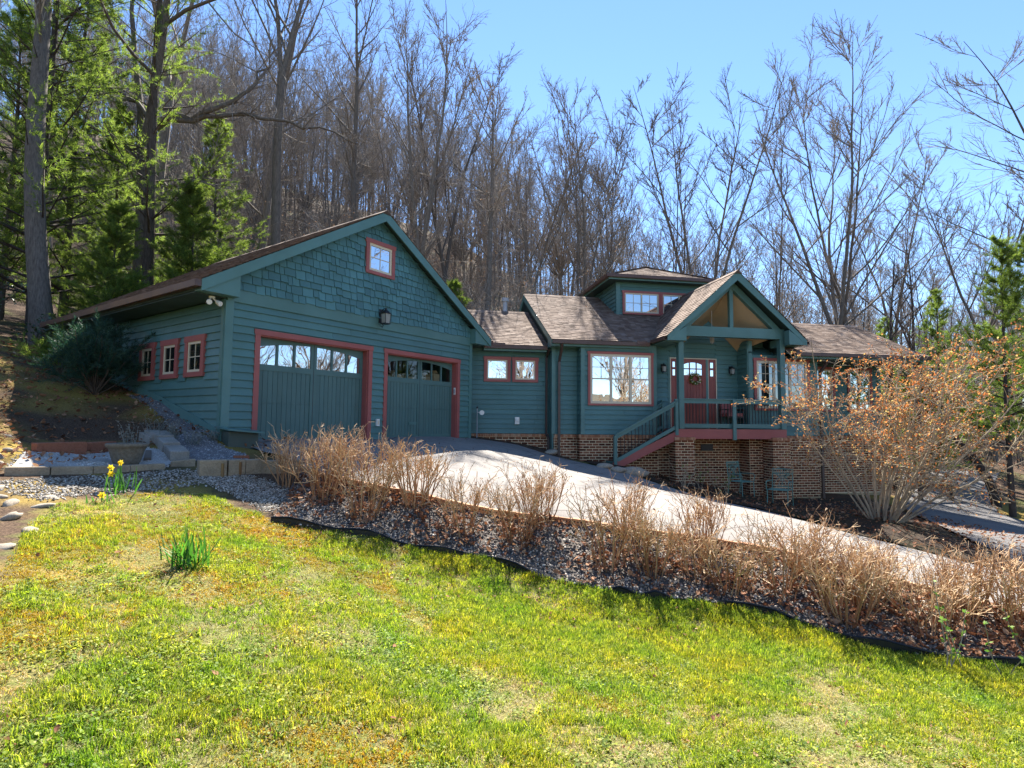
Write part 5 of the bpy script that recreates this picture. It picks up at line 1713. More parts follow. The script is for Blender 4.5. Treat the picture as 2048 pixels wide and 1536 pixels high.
def bare_tree(seed, H, rad, fork=.38, nl=9, spread=.9, sub=7, tw=5, fine=3, lean=(0, 0), nfork=1, min_r=.006, low=0, el=(.6, 1.5), wob=.06, sp2=.42, up=.05):
    r = np.random.default_rng(seed)
    tr, cr = MB(), MB()
    leaders = []
    base = limb(r, (0, 0, -.6), (lean[0], lean[1], 1), H * (fork if nfork > 1 else .98) + .6, 7 if nfork > 1 else 14, .022, .012)
    if nfork > 1:
        rr = np.linspace(rad * 1.12, rad * .80, len(base)); rr[0] *= 1.35
        tr.tube(base, rr, 9)
        a0 = r.uniform(0, 6.28)
        for k in range(nfork):
            a = a0 + k * 6.283 / nfork + r.normal(0, .25)
            d = np.array([math.cos(a) * .30 * spread, math.sin(a) * .30 * spread, 1])
            ln = limb(r, base[-1] - np.array([0, 0, .15]), d, (H * (1 - fork)) * r.uniform(.85, 1.05), 11, .045, .035)
            q = np.linspace(rad * .55, .010, len(ln))
            tr.tube(ln, q, 7); leaders.append((ln, q, 0.0))
    else:
        rr = np.linspace(1, .05, len(base)) ** .85 * rad; rr[0] *= 1.35
        tr.tube(base, rr, 9); leaders.append((base, rr, fork))
    for ln, q, f0 in leaders:
        n = nl if nfork == 1 else max(4, int(nl * .7))
        m = len(ln) - 1
        ex = max(5, int(n * .9))
        for k in range(n + low + ex):
            t = r.uniform(.55, .99) if k >= n + low else f0 + (1 - f0) * (k + r.uniform(.1, .9)) / n * .93 if k < n else r.uniform(f0 * .45, f0 * .95)
            t = min(t, .99)
            i = t * m; i0 = int(i); p = ln[i0] + (ln[min(i0 + 1, m)] - ln[i0]) * (i - i0)
            rb = np.interp(i, np.arange(m + 1), q)
            ang = r.uniform(0, 6.283)
            d = np.array([math.cos(ang) * spread, math.sin(ang) * spread, r.uniform(*el)])
            L = H * r.uniform(.20, .36) * (1.15 - .6 * t) * (1.0 if k < n else .6)
            if k >= n + low: L = H * r.uniform(.07, .15)
            b = limb(r, p, d, L, 7, wob, up)
            br = np.linspace(min(rb * .6, .012 + L * .0085), min_r * 1.1, len(b))
            tr.tube(b, br, 5)
            for s_ in range(sub if k < n + low else max(3, sub - 2)):
                u = (s_ + r.uniform(.3, 1)) / sub * 6.6
                j = min(int(u), 6); pp = b[j] + (b[j + 1] - b[j]) * (u - j)
                dd = norm(b[j + 1] - b[j]) + r.normal(0, sp2, 3) + np.array([0, 0, .10])
                L2 = L * r.uniform(.22, .48) * (1.12 - .10 * u)
                c = limb(r, pp, dd, L2, 4, wob * 1.3, .06)
                cr.tube(c, np.linspace(max(min_r * 1.5, br[j] * .5), min_r, 5), 4)
                for w_ in range(tw):
                    v = (w_ + r.uniform(.3, 1)) / tw * 3.8
                    j2 = min(int(v), 3); p3 = c[j2] + (c[j2 + 1] - c[j2]) * (v - j2)
                    d3 = norm(c[j2 + 1] - c[j2]) + r.normal(0, sp2 * 1.1, 3) + np.array([0, 0, .08])
                    L3 = L2 * r.uniform(.3, .6)
                    e = limb(r, p3, d3, L3, 3, wob * 1.8, .05)
                    cr.tube(e, np.linspace(min_r * 1.0, min_r * .6, 4), 3)
                    for f_ in range(fine):
                        g = e[r.integers(1, 4)]
                        d4 = norm(d3) + r.normal(0, .42, 3)
                        cr.tube(np.array([g, g + norm(d4) * L3 * r.uniform(.3, .6)]), [min_r * .62, min_r * .4], 3)
    return tr, cr


def needles(mb, pts, dirs, L, w, n, seed, spread=.75):
    """n thin needles round every tip"""
    r = np.random.default_rng(seed)
    P = np.repeat(np.asarray(pts), n, 0); D = np.repeat(np.asarray(dirs), n, 0)
    m = len(P)
    d = D + r.normal(0, spread, (m, 3)); d /= np.linalg.norm(d, axis=1, keepdims=True)
    P = P + D * r.uniform(-.12, .03, (m, 1)) + r.normal(0, .012, (m, 3))
    s = np.cross(d, r.normal(0, 1, (m, 3))); s /= np.linalg.norm(s, axis=1, keepdims=True) + 1e-9
    Ls = L * r.uniform(.6, 1.15, (m, 1)); ws = w * r.uniform(.7, 1.3, (m, 1))
    V = np.stack([P - s * ws, P + s * ws, P + d * Ls], 1).reshape(-1, 3)
    mb.add(V, np.arange(3 * m).reshape(-1, 3))


def conifer(seed, H, rad, z0=.15, width=.28, whorl=.55, per=5, tips=9, nn=22, nl=.12, nw=.006, droop=.0, dens=1.0, thin_top=False):
    r = np.random.default_rng(seed)
    tr, cr = MB(), MB()
    base = limb(r, (0, 0, -.5), (0, 0, 1), H + .5, 14, .012, .01)
    tr.tube(base, np.linspace(1, .06, len(base)) * rad, 8)
    T_, D_ = [], []
    z = H * z0
    while z < H * .985:
        t = z / H
        reach = H * width * (1 - t) ** .75 + .12
        for k in range(per):
            if r.random() > dens: continue
            a = r.uniform(0, 6.283)
            i = (z + .5) / (H + .5) * 14; i0 = min(int(i), 13)
            p = base[i0] + (base[i0 + 1] - base[i0]) * (i - i0)
            L = reach * r.uniform(.6, 1.1)
            b = limb(r, p, (math.cos(a), math.sin(a), .25 - droop + .5 * t), L, 5, .06, .03)
            tr.tube(b, np.linspace(max(.008, L * .012), .005, 6), 4)
            for q in range(max(3, int(tips * L / (H * width) + 2))):
                u = r.uniform(.8, 5); j = min(int(u), 4)
                pp = b[j] + (b[j + 1] - b[j]) * (u - j)
                dd = norm(norm(b[j + 1] - b[j]) + r.normal(0, .55, 3) * np.array([1, 1, .45]) + np.array([0, 0, .12]))
                l2 = L * r.uniform(.10, .30) + .06
                for f in (.45, .75, 1.0):
                    T_.append(pp + dd * l2 * f + r.normal(0, .02, 3)); D_.append(dd)
        z += whorl * r.uniform(.7, 1.25) * (1 - .45 * t)
    T_.append(base[-1]); D_.append(np.array([0, 0, 1.0]))
    needles(cr, T_, D_, nl, nw, nn, seed + 99)
    return tr, cr


def plant(name, tr, cr, loc, rz, label, cat, group=None, bark='bark', leaf='twig', scale=1.0, crown_name='crown'):
    t = empty(name, loc, rz, label, cat, group)
    t.scale = (scale,) * 3
    tr.build('trunk', M[bark], t, True)
    cr.build(crown_name, M[leaf], t, False)
    return t


def px_to_xy(px, Y):
    return ((px - 1024) / FPX * Y, Y)


# hero trees of the near wood: (x, y, height, trunk radius, fork, leaders, spread, label)
HERO = [
    (-13.75, 16.2, 27, .30, .62, 1, .7, 'thick straight grey trunk at the far left among the pines'),
    (-14.6, 21.5, 24, .32, .30, 2, 1.25, 'broad oak with long level limbs behind the left end of the garage'),
    (-11.7, 25.0, 25, .22, .45, 1, .8, 'dark slim trunk with a side limb behind the left garage roof slope'),
    (-10.6, 24.3, 26, .21, .5, 2, .55, 'pale grey bent trunk just left of the garage ridge'),
    (-5.1, 28.0, 21, .22, .30, 3, .75, 'tall forked tree rising right behind the garage ridge'),
    (-3.9, 30.5, 20, .20, .32, 2, .7, 'twin-stemmed bare tree over the right garage slope'),
    (-1.35, 27.0, 16, .20, .40, 1, .9, 'dark wide-limbed tree above the link roof'),
    (1.0, 33.0, 16.5, .17, .38, 2, .7, 'upright bare tree behind the left end of the main roof'),
    (3.9, 32.0, 18.5, .17, .26, 3, .75, 'vase-shaped bare tree behind the main roof ridge'),
    (6.6, 37.0, 18, .16, .4, 2, .7, 'slender bare tree behind the dormer'),
    (11.3, 32.5, 21, .22, .22, 4, .95, 'large vase-shaped bare tree rising behind the porch gable'),
    (18.0, 30.0, 23, .21, .26, 3, .85, 'tallest double-forked tree behind the right wing roof'),
    (18.9, 31.0, 22, .17, .34, 2, .8, 'leaning bare tree close beside the tallest tree'),
    (24.8, 36.0, 19, .18, .35, 2, 1.0, 'bare tree between the right wing and the right edge pines'),
    (26.0, 30.0, 19, .16, .34, 2, 1.0, 'wide bare tree behind the right pines'),
    (23.5, 21.0, 22, .17, .3, 2, 1.2, 'bare tree at the right edge reaching limbs over the road'),
    (-8.3, 29.0, 26, .18, .5, 1, .7, 'slim bare tree behind the upper left garage slope'),
    (-17.5, 26.0, 26, .24, .45, 2, .8, 'grey bare tree standing behind the left pines'),
]
for k, (x, y, H, rd, fk, nf, sp, lb) in enumerate(HERO):
    tr, cr = bare_tree(100 + k, H, rd, fk, 11 if nf == 1 else 11, sp, 7, 5, 4, up=.03, lean=(-.115, 0) if k == 0 else (0, 0), el=(.15, .9) if k == 1 else (.6, 1.5), wob=.11 if k == 1 else .045, nfork=nf, min_r=.0075 + .00012 * y, low=3 if nf == 1 else 0)
    if k == 1:
        z0 = float(terrain(x, y))
        for P, r0 in (([(272, 235), (310, 216), (365, 222), (425, 200), (470, 168), (498, 120), (520, 60)], .15), ([(272, 240), (330, 222), (390, 220), (450, 206), (520, 226), (590, 243), (650, 252), (705, 262)], .12),
                      ([(262, 372), (310, 368), (345, 362), (385, 358), (415, 340)], .10), ([(272, 230), (235, 190), (180, 150), (110, 120), (60, 60)], .11)):
            Q = np.array([((p - 1024) / FPX * y - x, R.uniform(-.3, .3) - .02 * i, (845 - q) / FPX * y - z0) for i, (p, q) in enumerate(P)])
            Q = resample(Q, 16); Q[1:] += NP.normal(0, .07, (15, 3))
            tr.tube(Q, np.linspace(r0, .02, 16), 7)
            for w in range(26):
                i = NP.integers(3, 15); d = norm(norm(Q[i + 0] - Q[i - 1]) + NP.normal(0, .7, 3) + np.array([0, 0, .3]))
                b = limb(NP, Q[i], d, NP.uniform(.7, 2.2), 5, .14, .04); cr.tube(b, np.linspace(.03, .009, 6), 4)
                for v in range(7):
                    g = b[NP.integers(1, 6)]; cr.tube(limb(NP, g, norm(d + NP.normal(0, .7, 3)), NP.uniform(.3, .9), 3, .15, .03), [.011, .009, .008, .006], 3)
    plant('bare_tree', tr, cr, T(x, y), 0, lb, 'tree', 'bare trees behind the house')

# the wood up the hill: copies of nine forms
PROT = []
for k in range(10):
    H = 17 + (k % 5) * 1.5
    if k % 2 == 0:                                   # straight pole with a narrow head
        tr, cr = bare_tree(300 + k, H, .085 + .012 * (k % 3), .48 + .04 * (k % 3), 9, .55, 5, 4, 2, nfork=1, min_r=.009, low=6, el=(.25, 1.2), wob=.08, sp2=.5)
    else:
        tr, cr = bare_tree(300 + k, H, .11 + .012 * (k % 4), .36 + .05 * (k % 3), 8, .6, 6, 5, 3, nfork=(1, 2, 1, 3, 2)[k // 2], min_r=.009, low=5, el=(.35, 1.3), wob=.08, sp2=.5)
    PROT.append((tr.mesh('trunk', M['bark'], True), cr.mesh('crown', M['twig'])))
r_ = np.random.default_rng(5)
spots = []
tries = 0
while len(spots) < 295 and tries < 9000:
    tries += 1
    Y = 31 + 70 * r_.random() ** 1.1
    X = (r_.uniform(-.95, .02) if r_.random() < .5 else r_.uniform(-1.02, 1.12)) * Y
    if all((X - a) ** 2 + (Y - b) ** 2 > 2.6 for a, b in spots) and all((X - h[0]) ** 2 + (Y - h[1]) ** 2 > 3 for h in HERO):
        spots.append((X, Y))
for k, (X, Y) in enumerate(spots):
    a, b = PROT[k % 10]
    t = empty('woodland_tree', T(X, Y, -.2), r_.uniform(0, 6.28), 'slender bare tree standing in the wood on the slope behind the house', 'tree', 'bare woodland trees up the slope')
    s = r_.uniform(.78, 1.15) * (1.0 - .10 * max(0, X / Y)) * min(1, .74 + .26 * (Y - 30) / 25); t.scale = (s, s, s * r_.uniform(.9, 1.1))
    t.rotation_euler = (r_.normal(0, .03), r_.normal(0, .03), r_.uniform(0, 6.28))
    inst('trunk', a, t); inst('crown', b, t)


# the far wood beyond the counted trees reads as one mass
FARW = []
for k in range(5):
    tr, cr = bare_tree(360 + k, 18 + k, .11, .42, 8, .55, 5, 4, 2, nfork=(1, 1, 2, 1, 2)[k], min_r=.012, low=6, el=(.25, 1.2), wob=.08, sp2=.5)
    tr.add(np.concatenate(cr.v), np.concatenate([f for f in cr.f if f.shape[1] == 4]))
    FARW.append(tr.mesh('bare_tree', M['twig']))
n = 620
Yf = NP.uniform(58, 150, n); Xf = NP.uniform(-.75, 1.15, n) * Yf
sc = NP.uniform(.75, 1.1, n)
scatter('far_wood', np.stack([Xf, Yf, terrain(Xf, Yf) - .3], -1), NP.integers(0, 5, n), rots(n, .03), sc, FARW)


def thicket(seed, H, n, leafy=0, leaf=None):
    """many-stemmed bush: stems as the trunk mesh, twigs and leaves as the crown"""
    r = np.random.default_rng(seed)
    tr, cr, lf = MB(), MB(), MB()
    for k in range(n):
        a = r.uniform(0, 6.283); s = r.uniform(.1, .55)
        b = limb(r, (.12 * math.cos(a), .12 * math.sin(a), -.1), (math.cos(a) * s, math.sin(a) * s, 1), H * r.uniform(.6, 1.05), 6, .09, .02)
        tr.tube(b, np.linspace(.022, .007, 7), 4)
        for q in range(9):
            u = r.uniform(1.5, 5.9); j = min(int(u), 5); p = b[j] + (b[j + 1] - b[j]) * (u - j)
            d = norm(b[j + 1] - b[j]) + r.normal(0, .7, 3)
            L = H * r.uniform(.12, .28)
            d[2] *= .5
            c = limb(r, p, d, L, 3, .15, .02)
            cr.tube(c, np.linspace(.009, .005, 4), 3)
            for w in range(4):
                g = c[r.integers(1, 4)]; d2 = norm(r.normal(0, 1, 3) + np.array([0, 0, .2])); L2 = L * r.uniform(.25, .5)
                cr.tube(np.array([g, g + d2 * L2]), [.005, .003], 3)
                for z in range(leafy):
                    c0 = g + d2 * L2 * r.uniform(.3, 1); e = norm(r.normal(0, 1, 3)) * .055; f = norm(np.cross(e, r.normal(0, 1, 3))) * .018
                    lf.add([c0, c0 + e * .5 - f, c0 + e, c0 + e * .5 + f], [(0, 1, 2, 3)])
    return tr, cr, lf


UND = []
for k in range(5):
    tr, cr, lf = thicket(500 + k, 4.4 + .8 * k, 8, (2, 0, 1, 0, 2)[k])
    UND.append((tr.mesh('stem', M['bark'], True), cr.mesh('twigs', M['twig']), lf.mesh('leaves', M['tan_leaf']) if lf.n else None))
for k in range(340):
    Y = 23 + 42 * r_.random(); X = r_.uniform(-.75, .95) * Y
    if X / Y < -.45 and r_.random() < .4: X = r_.uniform(-.4, .5) * Y
    if any((X - h[0]) ** 2 + (Y - h[1]) ** 2 < 1 for h in HERO): continue
    if X > 8 and Y < 27: continue
    t = empty('sapling', T(X, Y), r_.uniform(0, 6.28), 'twiggy brown sapling in the undergrowth behind the house', 'sapling', 'brown undergrowth saplings')
    s = r_.uniform(.75, 1.35); t.scale = (s, s, s)
    a, b, c = UND[k % 5]
    inst('stem', a, t); inst('twigs', b, t)
    if c: inst('leaves', c, t)

# pines
PINES = [
    # x, y, H, rad, z0, width, per, tips, nn, nl, dens, label
    (-15.4, 17.6, 19, .22, .16, .24, 5, 13, 24, .15, .85, 'tall white pine with open layered boughs at the left edge'),
    (-13.6, 20.3, 22, .24, .26, .21, 5, 12, 24, .15, .75, 'tall white pine with its boughs crossing the broad oak'),
    (-11.7, 20.0, 6.6, .09, .03, .30, 7, 12, 26, .13, 1, 'bright young pine beside the left slope of the garage roof'),
    (-15.8, 21.5, 9.5, .11, .06, .26, 6, 12, 26, .14, 1, 'bushy young pine between the tall pines on the left'),
    (-17.8, 19.0, 11.5, .12, .06, .26, 6, 12, 26, .14, 1, 'full green pine cut by the left edge'),
    (-16.9, 20.6, 15.5, .15, .06, .22, 6, 13, 26, .15, 1, 'tall full pine at the left edge behind the thick grey trunk'),
    (-12.3, 22.3, 10.0, .11, .05, .25, 6, 12, 26, .14, 1, 'mid-sized pine behind the broad oak'),
    (-12.9, 17.4, 5.0, .07, .03, .30, 7, 12, 26, .12, 1, 'short bright pine behind the back corner of the garage'),
    (-9.6, 22.0, 3.6, .05, .04, .32, 7, 11, 22, .12, 1, 'low pine sapling peeking over the garage roof'),
    (-2.6, 23.5, 5.2, .06, .05, .24, 6, 10, 22, .12, .9, 'small yellow-green pine behind the right garage slope'),
    (15.4, 17.2, 8.8, .10, .22, .26, 5, 12, 24, .13, .9, 'pine with a bare lower trunk near the right edge'),
    (20.2, 26.0, 8.0, .10, .05, .25, 6, 12, 24, .14, 1, 'bushy pine beyond the end of the right wing'),
    (18.6, 20.0, 9.5, .12, .08, .26, 6, 12, 24, .14, 1, 'full pine cut by the right edge'),
    (21.0, 31.0, 7.5, .10, .05, .26, 6, 12, 24, .14, 1, 'distant pine above the ridge of the right wing'),
    (16.6, 22.5, 5.0, .07, .04, .30, 7, 12, 24, .13, 1, 'low bushy pine behind the wooden rail'),
]
CP = []
for k, (H, rd, z0, wd_, per, tips, nn, nl, de, wh) in enumerate(((20, .23, .2, .23, 5, 11, 20, .15, .70, .66), (12, .12, .06, .25, 6, 10, 20, .14, .75, .48), (16, .16, .07, .23, 6, 10, 20, .15, .70, .58), (8.5, .10, .06, .27, 6, 10, 22, .13, .85, .38), (5, .065, .04, .30, 7, 11, 24, .12, 1, .30), (8.8, .10, .24, .26, 5, 12, 24, .13, .85, .36))):
    tr, cr = conifer(700 + k, H, rd, z0, wd_, wh, per, tips, nn, nl, .0052 if H < 11 else .0064, dens=de)
    CP.append((H, tr.mesh('trunk', M['bark_dark'], True), cr.mesh('crown', M['needle'])))
for k, (x, y, H, rd, z0, wd_, per, tips, nn, nl, de, lb) in enumerate(PINES):
    if 'bare lower trunk' in lb or 'right edge' in lb: i = 5
    else: i = min(range(5), key=lambda j: abs(CP[j][0] - H) + (3 if j == (k % 3) else 0) * (H > 7))
    H0, a, b = CP[i]
    t = empty('pine_tree', T(x, y), k * 2.1, lb, 'pine', 'green pines')
    t.scale = (H / H0 * R.uniform(.95, 1.15), H / H0 * R.uniform(.95, 1.15), H / H0)
    inst('trunk', a, t); inst('crown', b, t)
# dark evergreen in the garage's shade
def evergreen_bush(seed, H, W, n, nn, nl, nw):
    r = np.random.default_rng(seed)
    tr, cr = MB(), MB(); T_, D_ = [], []
    for k in range(n):
        a = r.uniform(0, 6.283); s = r.uniform(.15, 1.0)
        b = limb(r, (0, 0, .0), (math.cos(a) * s * W / H, math.sin(a) * s * W / H, 1 - .55 * s), H * r.uniform(.6, 1), 6, .09, .05)
        tr.tube(b, np.linspace(.02, .006, 7), 4)
        for q in range(16):
            u = r.uniform(2.0, 6); j = min(int(u), 5); p = b[j] + (b[j + 1] - b[j]) * (u - j)
            d = norm(norm(b[j + 1] - b[j]) + r.normal(0, .6, 3))
            for f in (.1, .22, .34): T_.append(p + d * f * r.uniform(.6, 1.2)); D_.append(d)
    needles(cr, T_, D_, nl, nw, nn, seed + 5, .6)
    return tr, cr


tr, cr = evergreen_bush(61, 1.7, 1.15, 38, 15, .11, .0055)
plant('evergreen_bush', tr, cr, T(-9.0, 11.95), 0, 'large dark feathery evergreen bush in the shade of the garage wall', 'bush', None, 'bark_dark', 'needle_dark')
tr, cr = evergreen_bush(62, 1.0, .9, 16, 15, .10, .005)
plant('evergreen_bush', tr, cr, T(-10.6, 13.0), 0, 'smaller pale green evergreen bush behind the dark one', 'bush', None, 'bark_dark', 'needle')
# broad-leaved bushes at the far left
def leafy_bush(seed, H, W, n, mat_leaf, ls=.09, lw=.03, per=26):
    r = np.random.default_rng(seed)
    tr, cr = MB(), MB(); V = []
    for k in range(n):
        a = r.uniform(0, 6.283); s = r.uniform(.1, 1)
        b = limb(r, (0, 0, 0), (math.cos(a) * s * W / H, math.sin(a) * s * W / H, 1 - .3 * s), H * r.uniform(.6, 1), 5, .1, .03)
        tr.tube(b, np.linspace(.016, .006, 6), 4)
        for q in range(per):
            u = r.uniform(1.2, 5); j = min(int(u), 4); p = b[j] + (b[j + 1] - b[j]) * (u - j) + r.normal(0, .09, 3)
            e = norm(r.normal(0, 1, 3) + np.array([0, 0, -.15])) * ls * r.uniform(.7, 1.2); f = norm(np.cross(e, r.normal(0, 1, 3))) * lw
            cr.add([p, p + e * .5 - f, p + e, p + e * .5 + f], [(0, 1, 2, 3)])
    return tr, cr


for k, (x, y, H, W, lb) in enumerate(((-14.3, 14.6, 1.9, 1.5, 'dark glossy laurel at the far left below the pines'), (-12.6, 15.2, 1.3, 1.2, 'laurel bush at the end of the garage gutter'), (-16.5, 16.5, 2.2, 1.8, 'tall laurel bush cut by the left edge'))):
    tr, cr = leafy_bush(80 + k, H, W, 34, None)
    plant('laurel_bush', tr, cr, T(x, y), 0, lb, 'bush', None, 'bark_dark', 'laurel')

# big many-stemmed bush by the right wing
def big_bush(seed=21, H=3.9, n=34):
    r = np.random.default_rng(seed)
    tr, cr, lf = MB(), MB(), MB()
    for k in range(n):
        a = r.uniform(0, 6.283); s = r.uniform(.12, 1.0)
        L = H * r.uniform(.75, 1.12)
        b = limb(r, (.22 * math.cos(a) * r.uniform(.3, 1), .22 * math.sin(a) * r.uniform(.3, 1), -.15), (math.cos(a) * s + .16, math.sin(a) * s, 1), L, 9, .075, .018)
        br = np.linspace(r.uniform(.018, .032), .008, 10)
        tr.tube(b, br, 6)
        for q in range(11):
            u = r.uniform(2.2, 8.9); j = min(int(u), 8); p = b[j] + (b[j + 1] - b[j]) * (u - j)
            d = norm(b[j + 1] - b[j]) + r.normal(0, .65, 3)
            L2 = L * r.uniform(.14, .34)
            c = limb(r, p, d, L2, 5, .14, .02)
            tr.tube(c, np.linspace(max(.006, br[j] * .5), .005, 6), 4)
            for w in range(8):
                v = r.uniform(1, 4.9); j2 = min(int(v), 4); g = c[j2] + (c[j2 + 1] - c[j2]) * (v - j2)
                d2 = norm(norm(c[j2 + 1] - c[j2]) + r.normal(0, .8, 3)); L3 = r.uniform(.12, .36)
                e = limb(r, g, d2, L3, 3, .2, .03)
                cr.tube(e, [.0058, .005, .0042, .0036], 3)
                hgt = g[2] / H
                for z in range(9):
                    if r.random() > .10 + .75 * hgt: continue
                    c0 = e[r.integers(1, 4)] + r.normal(0, .02, 3)
                    le = norm(r.normal(0, 1, 3) + np.array([0, 0, -.2])) * r.uniform(.035, .065); f = norm(np.cross(le, r.normal(0, 1, 3))) * r.uniform(.008, .02)
                    lf.add([c0, c0 + le * .5 - f, c0 + le, c0 + le * .5 + f], [(0, 1, 2, 3)])
    return tr, cr, lf


tr, cr, lf = big_bush()
t = plant('rusty_bush', tr, cr, T(8.15, 12.25), .4, 'big many-stemmed bush with rusty orange leaves in front of the right wing', 'bush', None, 'bark_light', 'bark_light')
lf.build('leaves', M['rust_leaf'], t, kind='stuff')

# clipped shrubs in the gravel bed
def clipped(seed, H=.95, n=30):
    """stems fan out from a tight foot and are sheared level at the top"""
    r = np.random.default_rng(seed)
    st, tw = MB(), MB()
    for k in range(n):
        a = r.uniform(0, 6.283); rad = .16 * math.sqrt(r.random()); s = r.uniform(.05, .95) ** .9
        top = H * r.uniform(.55, .86)
        b = limb(r, (rad * math.cos(a), rad * math.sin(a), -.05), (math.cos(a) * s * .55, math.sin(a) * s * .55, 1), top * math.hypot(1, s * .45), 6, .085, .04)
        st.tube(b, np.linspace(.0085, .0045, 7) * r.uniform(.6, 1.25), 4)
        for q in range(5):
            u = r.uniform(2.8, 6); j = min(int(u), 5); p = b[j] + (b[j + 1] - b[j]) * (u - j)
            d = norm(norm(b[j + 1] - b[j]) + r.normal(0, .55, 3) + np.array([0, 0, .25]))
            L = min(r.uniform(.12, .34), max(.05, (H * r.uniform(.93, 1.07) - p[2]) / max(.3, d[2])))
            c = limb(r, p, d, L, 3, .14, .05)
            tw.tube(c, [.0044, .0038, .0032, .0028], 3)
            for w in range(3):
                g = c[r.integers(1, 4)]; d2 = norm(norm(c[-1] - c[0]) + r.normal(0, .7, 3)); l3 = r.uniform(.04, .12)
                tw.tube(np.array([g, g + d2 * l3]), [.0032, .0024], 3)
                if r.random() < .30:
                    c0 = g + d2 * l3; e = norm(r.normal(0, 1, 3)) * .02; f = norm(np.cross(e, r.normal(0, 1, 3))) * .008
                    tw.add([c0, c0 + e * .5 - f, c0 + e, c0 + e * .5 + f], [(0, 1, 2, 3)])
    return st.mesh('stems', M['hedge']), tw.mesh('twigs', M['hedge_twig'])


CL = [clipped(900 + k, .90 + .04 * (k % 3), 22 + 5 * (k % 3)) for k in range(6)]
order = sorted(range(len(HEDGE)), key=lambda i: HEDGE[i][0] / HEDGE[i][1])
CNT = ['leftmost', 'second', 'third', 'fourth', 'fifth', 'sixth', 'seventh', 'eighth', 'ninth', 'tenth', 'eleventh', 'twelfth', 'thirteenth', 'fourteenth', 'fifteenth', 'sixteenth', 'seventeenth', 'eighteenth', 'nineteenth', 'twentieth', 'twenty-first', 'twenty-second', 'twenty-third', 'twenty-fourth', 'twenty-fifth']
for n_, i in enumerate(order):
    x, y = HEDGE[i]
    lb = 'leftmost clipped leafless shrub in the gravel bed' if n_ == 0 else ('rightmost clipped leafless shrub in the gravel bed' if n_ == len(order) - 1 else '%s clipped leafless shrub from the left in the gravel bed' % CNT[n_])
    t = empty('clipped_shrub', T(x, y, .01), R.uniform(0, 6.28), lb, 'shrub', 'clipped leafless shrubs along the gravel bed')
    s = R.uniform(.90, 1.10); t.scale = (s * R.uniform(.9, 1.12), s * R.uniform(.9, 1.12), s * (.97 if x < 2 else .88))
    a, b = CL[i % 6]
    inst('stems', a, t); inst('twigs', b, t)
# green shoots at the right edge of the bed
for k, (x, y) in enumerate(((4.75, 5.35), (5.2, 5.6), (4.2, 5.35))):
    r = np.random.default_rng(950 + k); st, lf = MB(), MB()
    for q in range(4):
        b = limb(r, (r.normal(0, .06), r.normal(0, .06), 0), (r.normal(0, .25), r.normal(0, .25), 1), r.uniform(.5, .95), 6, .08, .03)
        st.tube(b, np.linspace(.006, .003, 7), 4)
        for z in range(16):
            p = b[r.integers(2, 7)]; e = norm(r.normal(0, 1, 3) + np.array([0, 0, .4])) * .045; f = norm(np.cross(e, r.normal(0, 1, 3))) * .013
            lf.add([p, p + e * .5 - f, p + e, p + e * .5 + f], [(0, 1, 2, 3)])
    t = empty('budding_shoot', T(x, y), 0, ['budding green shoots by the black edging at the far right', 'tallest budding green shoots at the right end of the shrubs', 'short budding green shoots on the lawn side of the edging'][k], 'shrub')
    st.build('stem', M['twig'], t); lf.build('leaves', M['green_leaf'], t)

# daffodils
def daffodil(x, y, n, H, fl, label):
    r = np.random.default_rng(int(abs(x) * 100))
    lv, st, pe = MB(), MB(), MB()
    for k in range(n):
        a = r.uniform(0, 6.283); s = r.uniform(.1, .8); w = r.uniform(.006, .010); h = H * r.uniform(.6, 1.05)
        b = limb(r, (.07 * r.normal(), .07 * r.normal(), -.02), (math.cos(a) * s, math.sin(a) * s, 1), h, 5, .05, -.16 * s * r.random())
        sd = np.array([-math.sin(a), math.cos(a), 0]) * w
        V, F = [], []
        for i, p in enumerate(b):
            ww = (1, 1, .95, .8, .55, .1)[i]; V += [p - sd * ww, p + sd * ww]
            if i: F.append((2 * i - 2, 2 * i - 1, 2 * i + 1, 2 * i))
        lv.add(V, F)
    for (dx, dy, h) in fl:
        b = limb(r, (dx * .3, dy * .3, 0), (dx * 1.6, dy * 1.6, 1), h, 4, .03, 0)
        st.tube(b, [.005] * 5, 5)
        c = b[-1]; ax = norm(np.array([r.normal(0, .4), -1, r.normal(.1, .3)])); u = norm(np.cross(ax, [0, 0, 1])); v = np.cross(u, ax)
        for q in range(6):
            t = q * 1.0472; d = u * math.cos(t) + v * math.sin(t); e = u * -math.sin(t) + v * math.cos(t)
            pe.add([c, c + d * .022 - e * .015, c + d * .046, c + d * .022 + e * .015], [(0, 1, 2, 3)])
        pe.tube(np.array([c, c + ax * .03]), [.011, .018], 8)
    t = empty('daffodil_clump', T(x, y), 0, label, 'daffodils')
    lv.build('leaves', M['daff_leaf'], t); 
    if st.n: st.build('stem', M['daff_leaf'], t)
    if pe.n: pe.build('flower', M['daff'], t)


daffodil(*yard((-4.23, 6.05)), 28, .36, [(-.14, -.05, .32), (-.03, .02, .37), (-.10, -.08, .25)], 'daffodil clump with several yellow flowers before the tan edging')
daffodil(*yard((-4.14, 5.66)), 8, .16, [(.06, -.04, .08)], 'small low daffodil just in front of the flowering clump')
daffodil(-2.92, 5.14, 75, .40, [], 'big leafy green daffodil clump in the lawn without flowers')

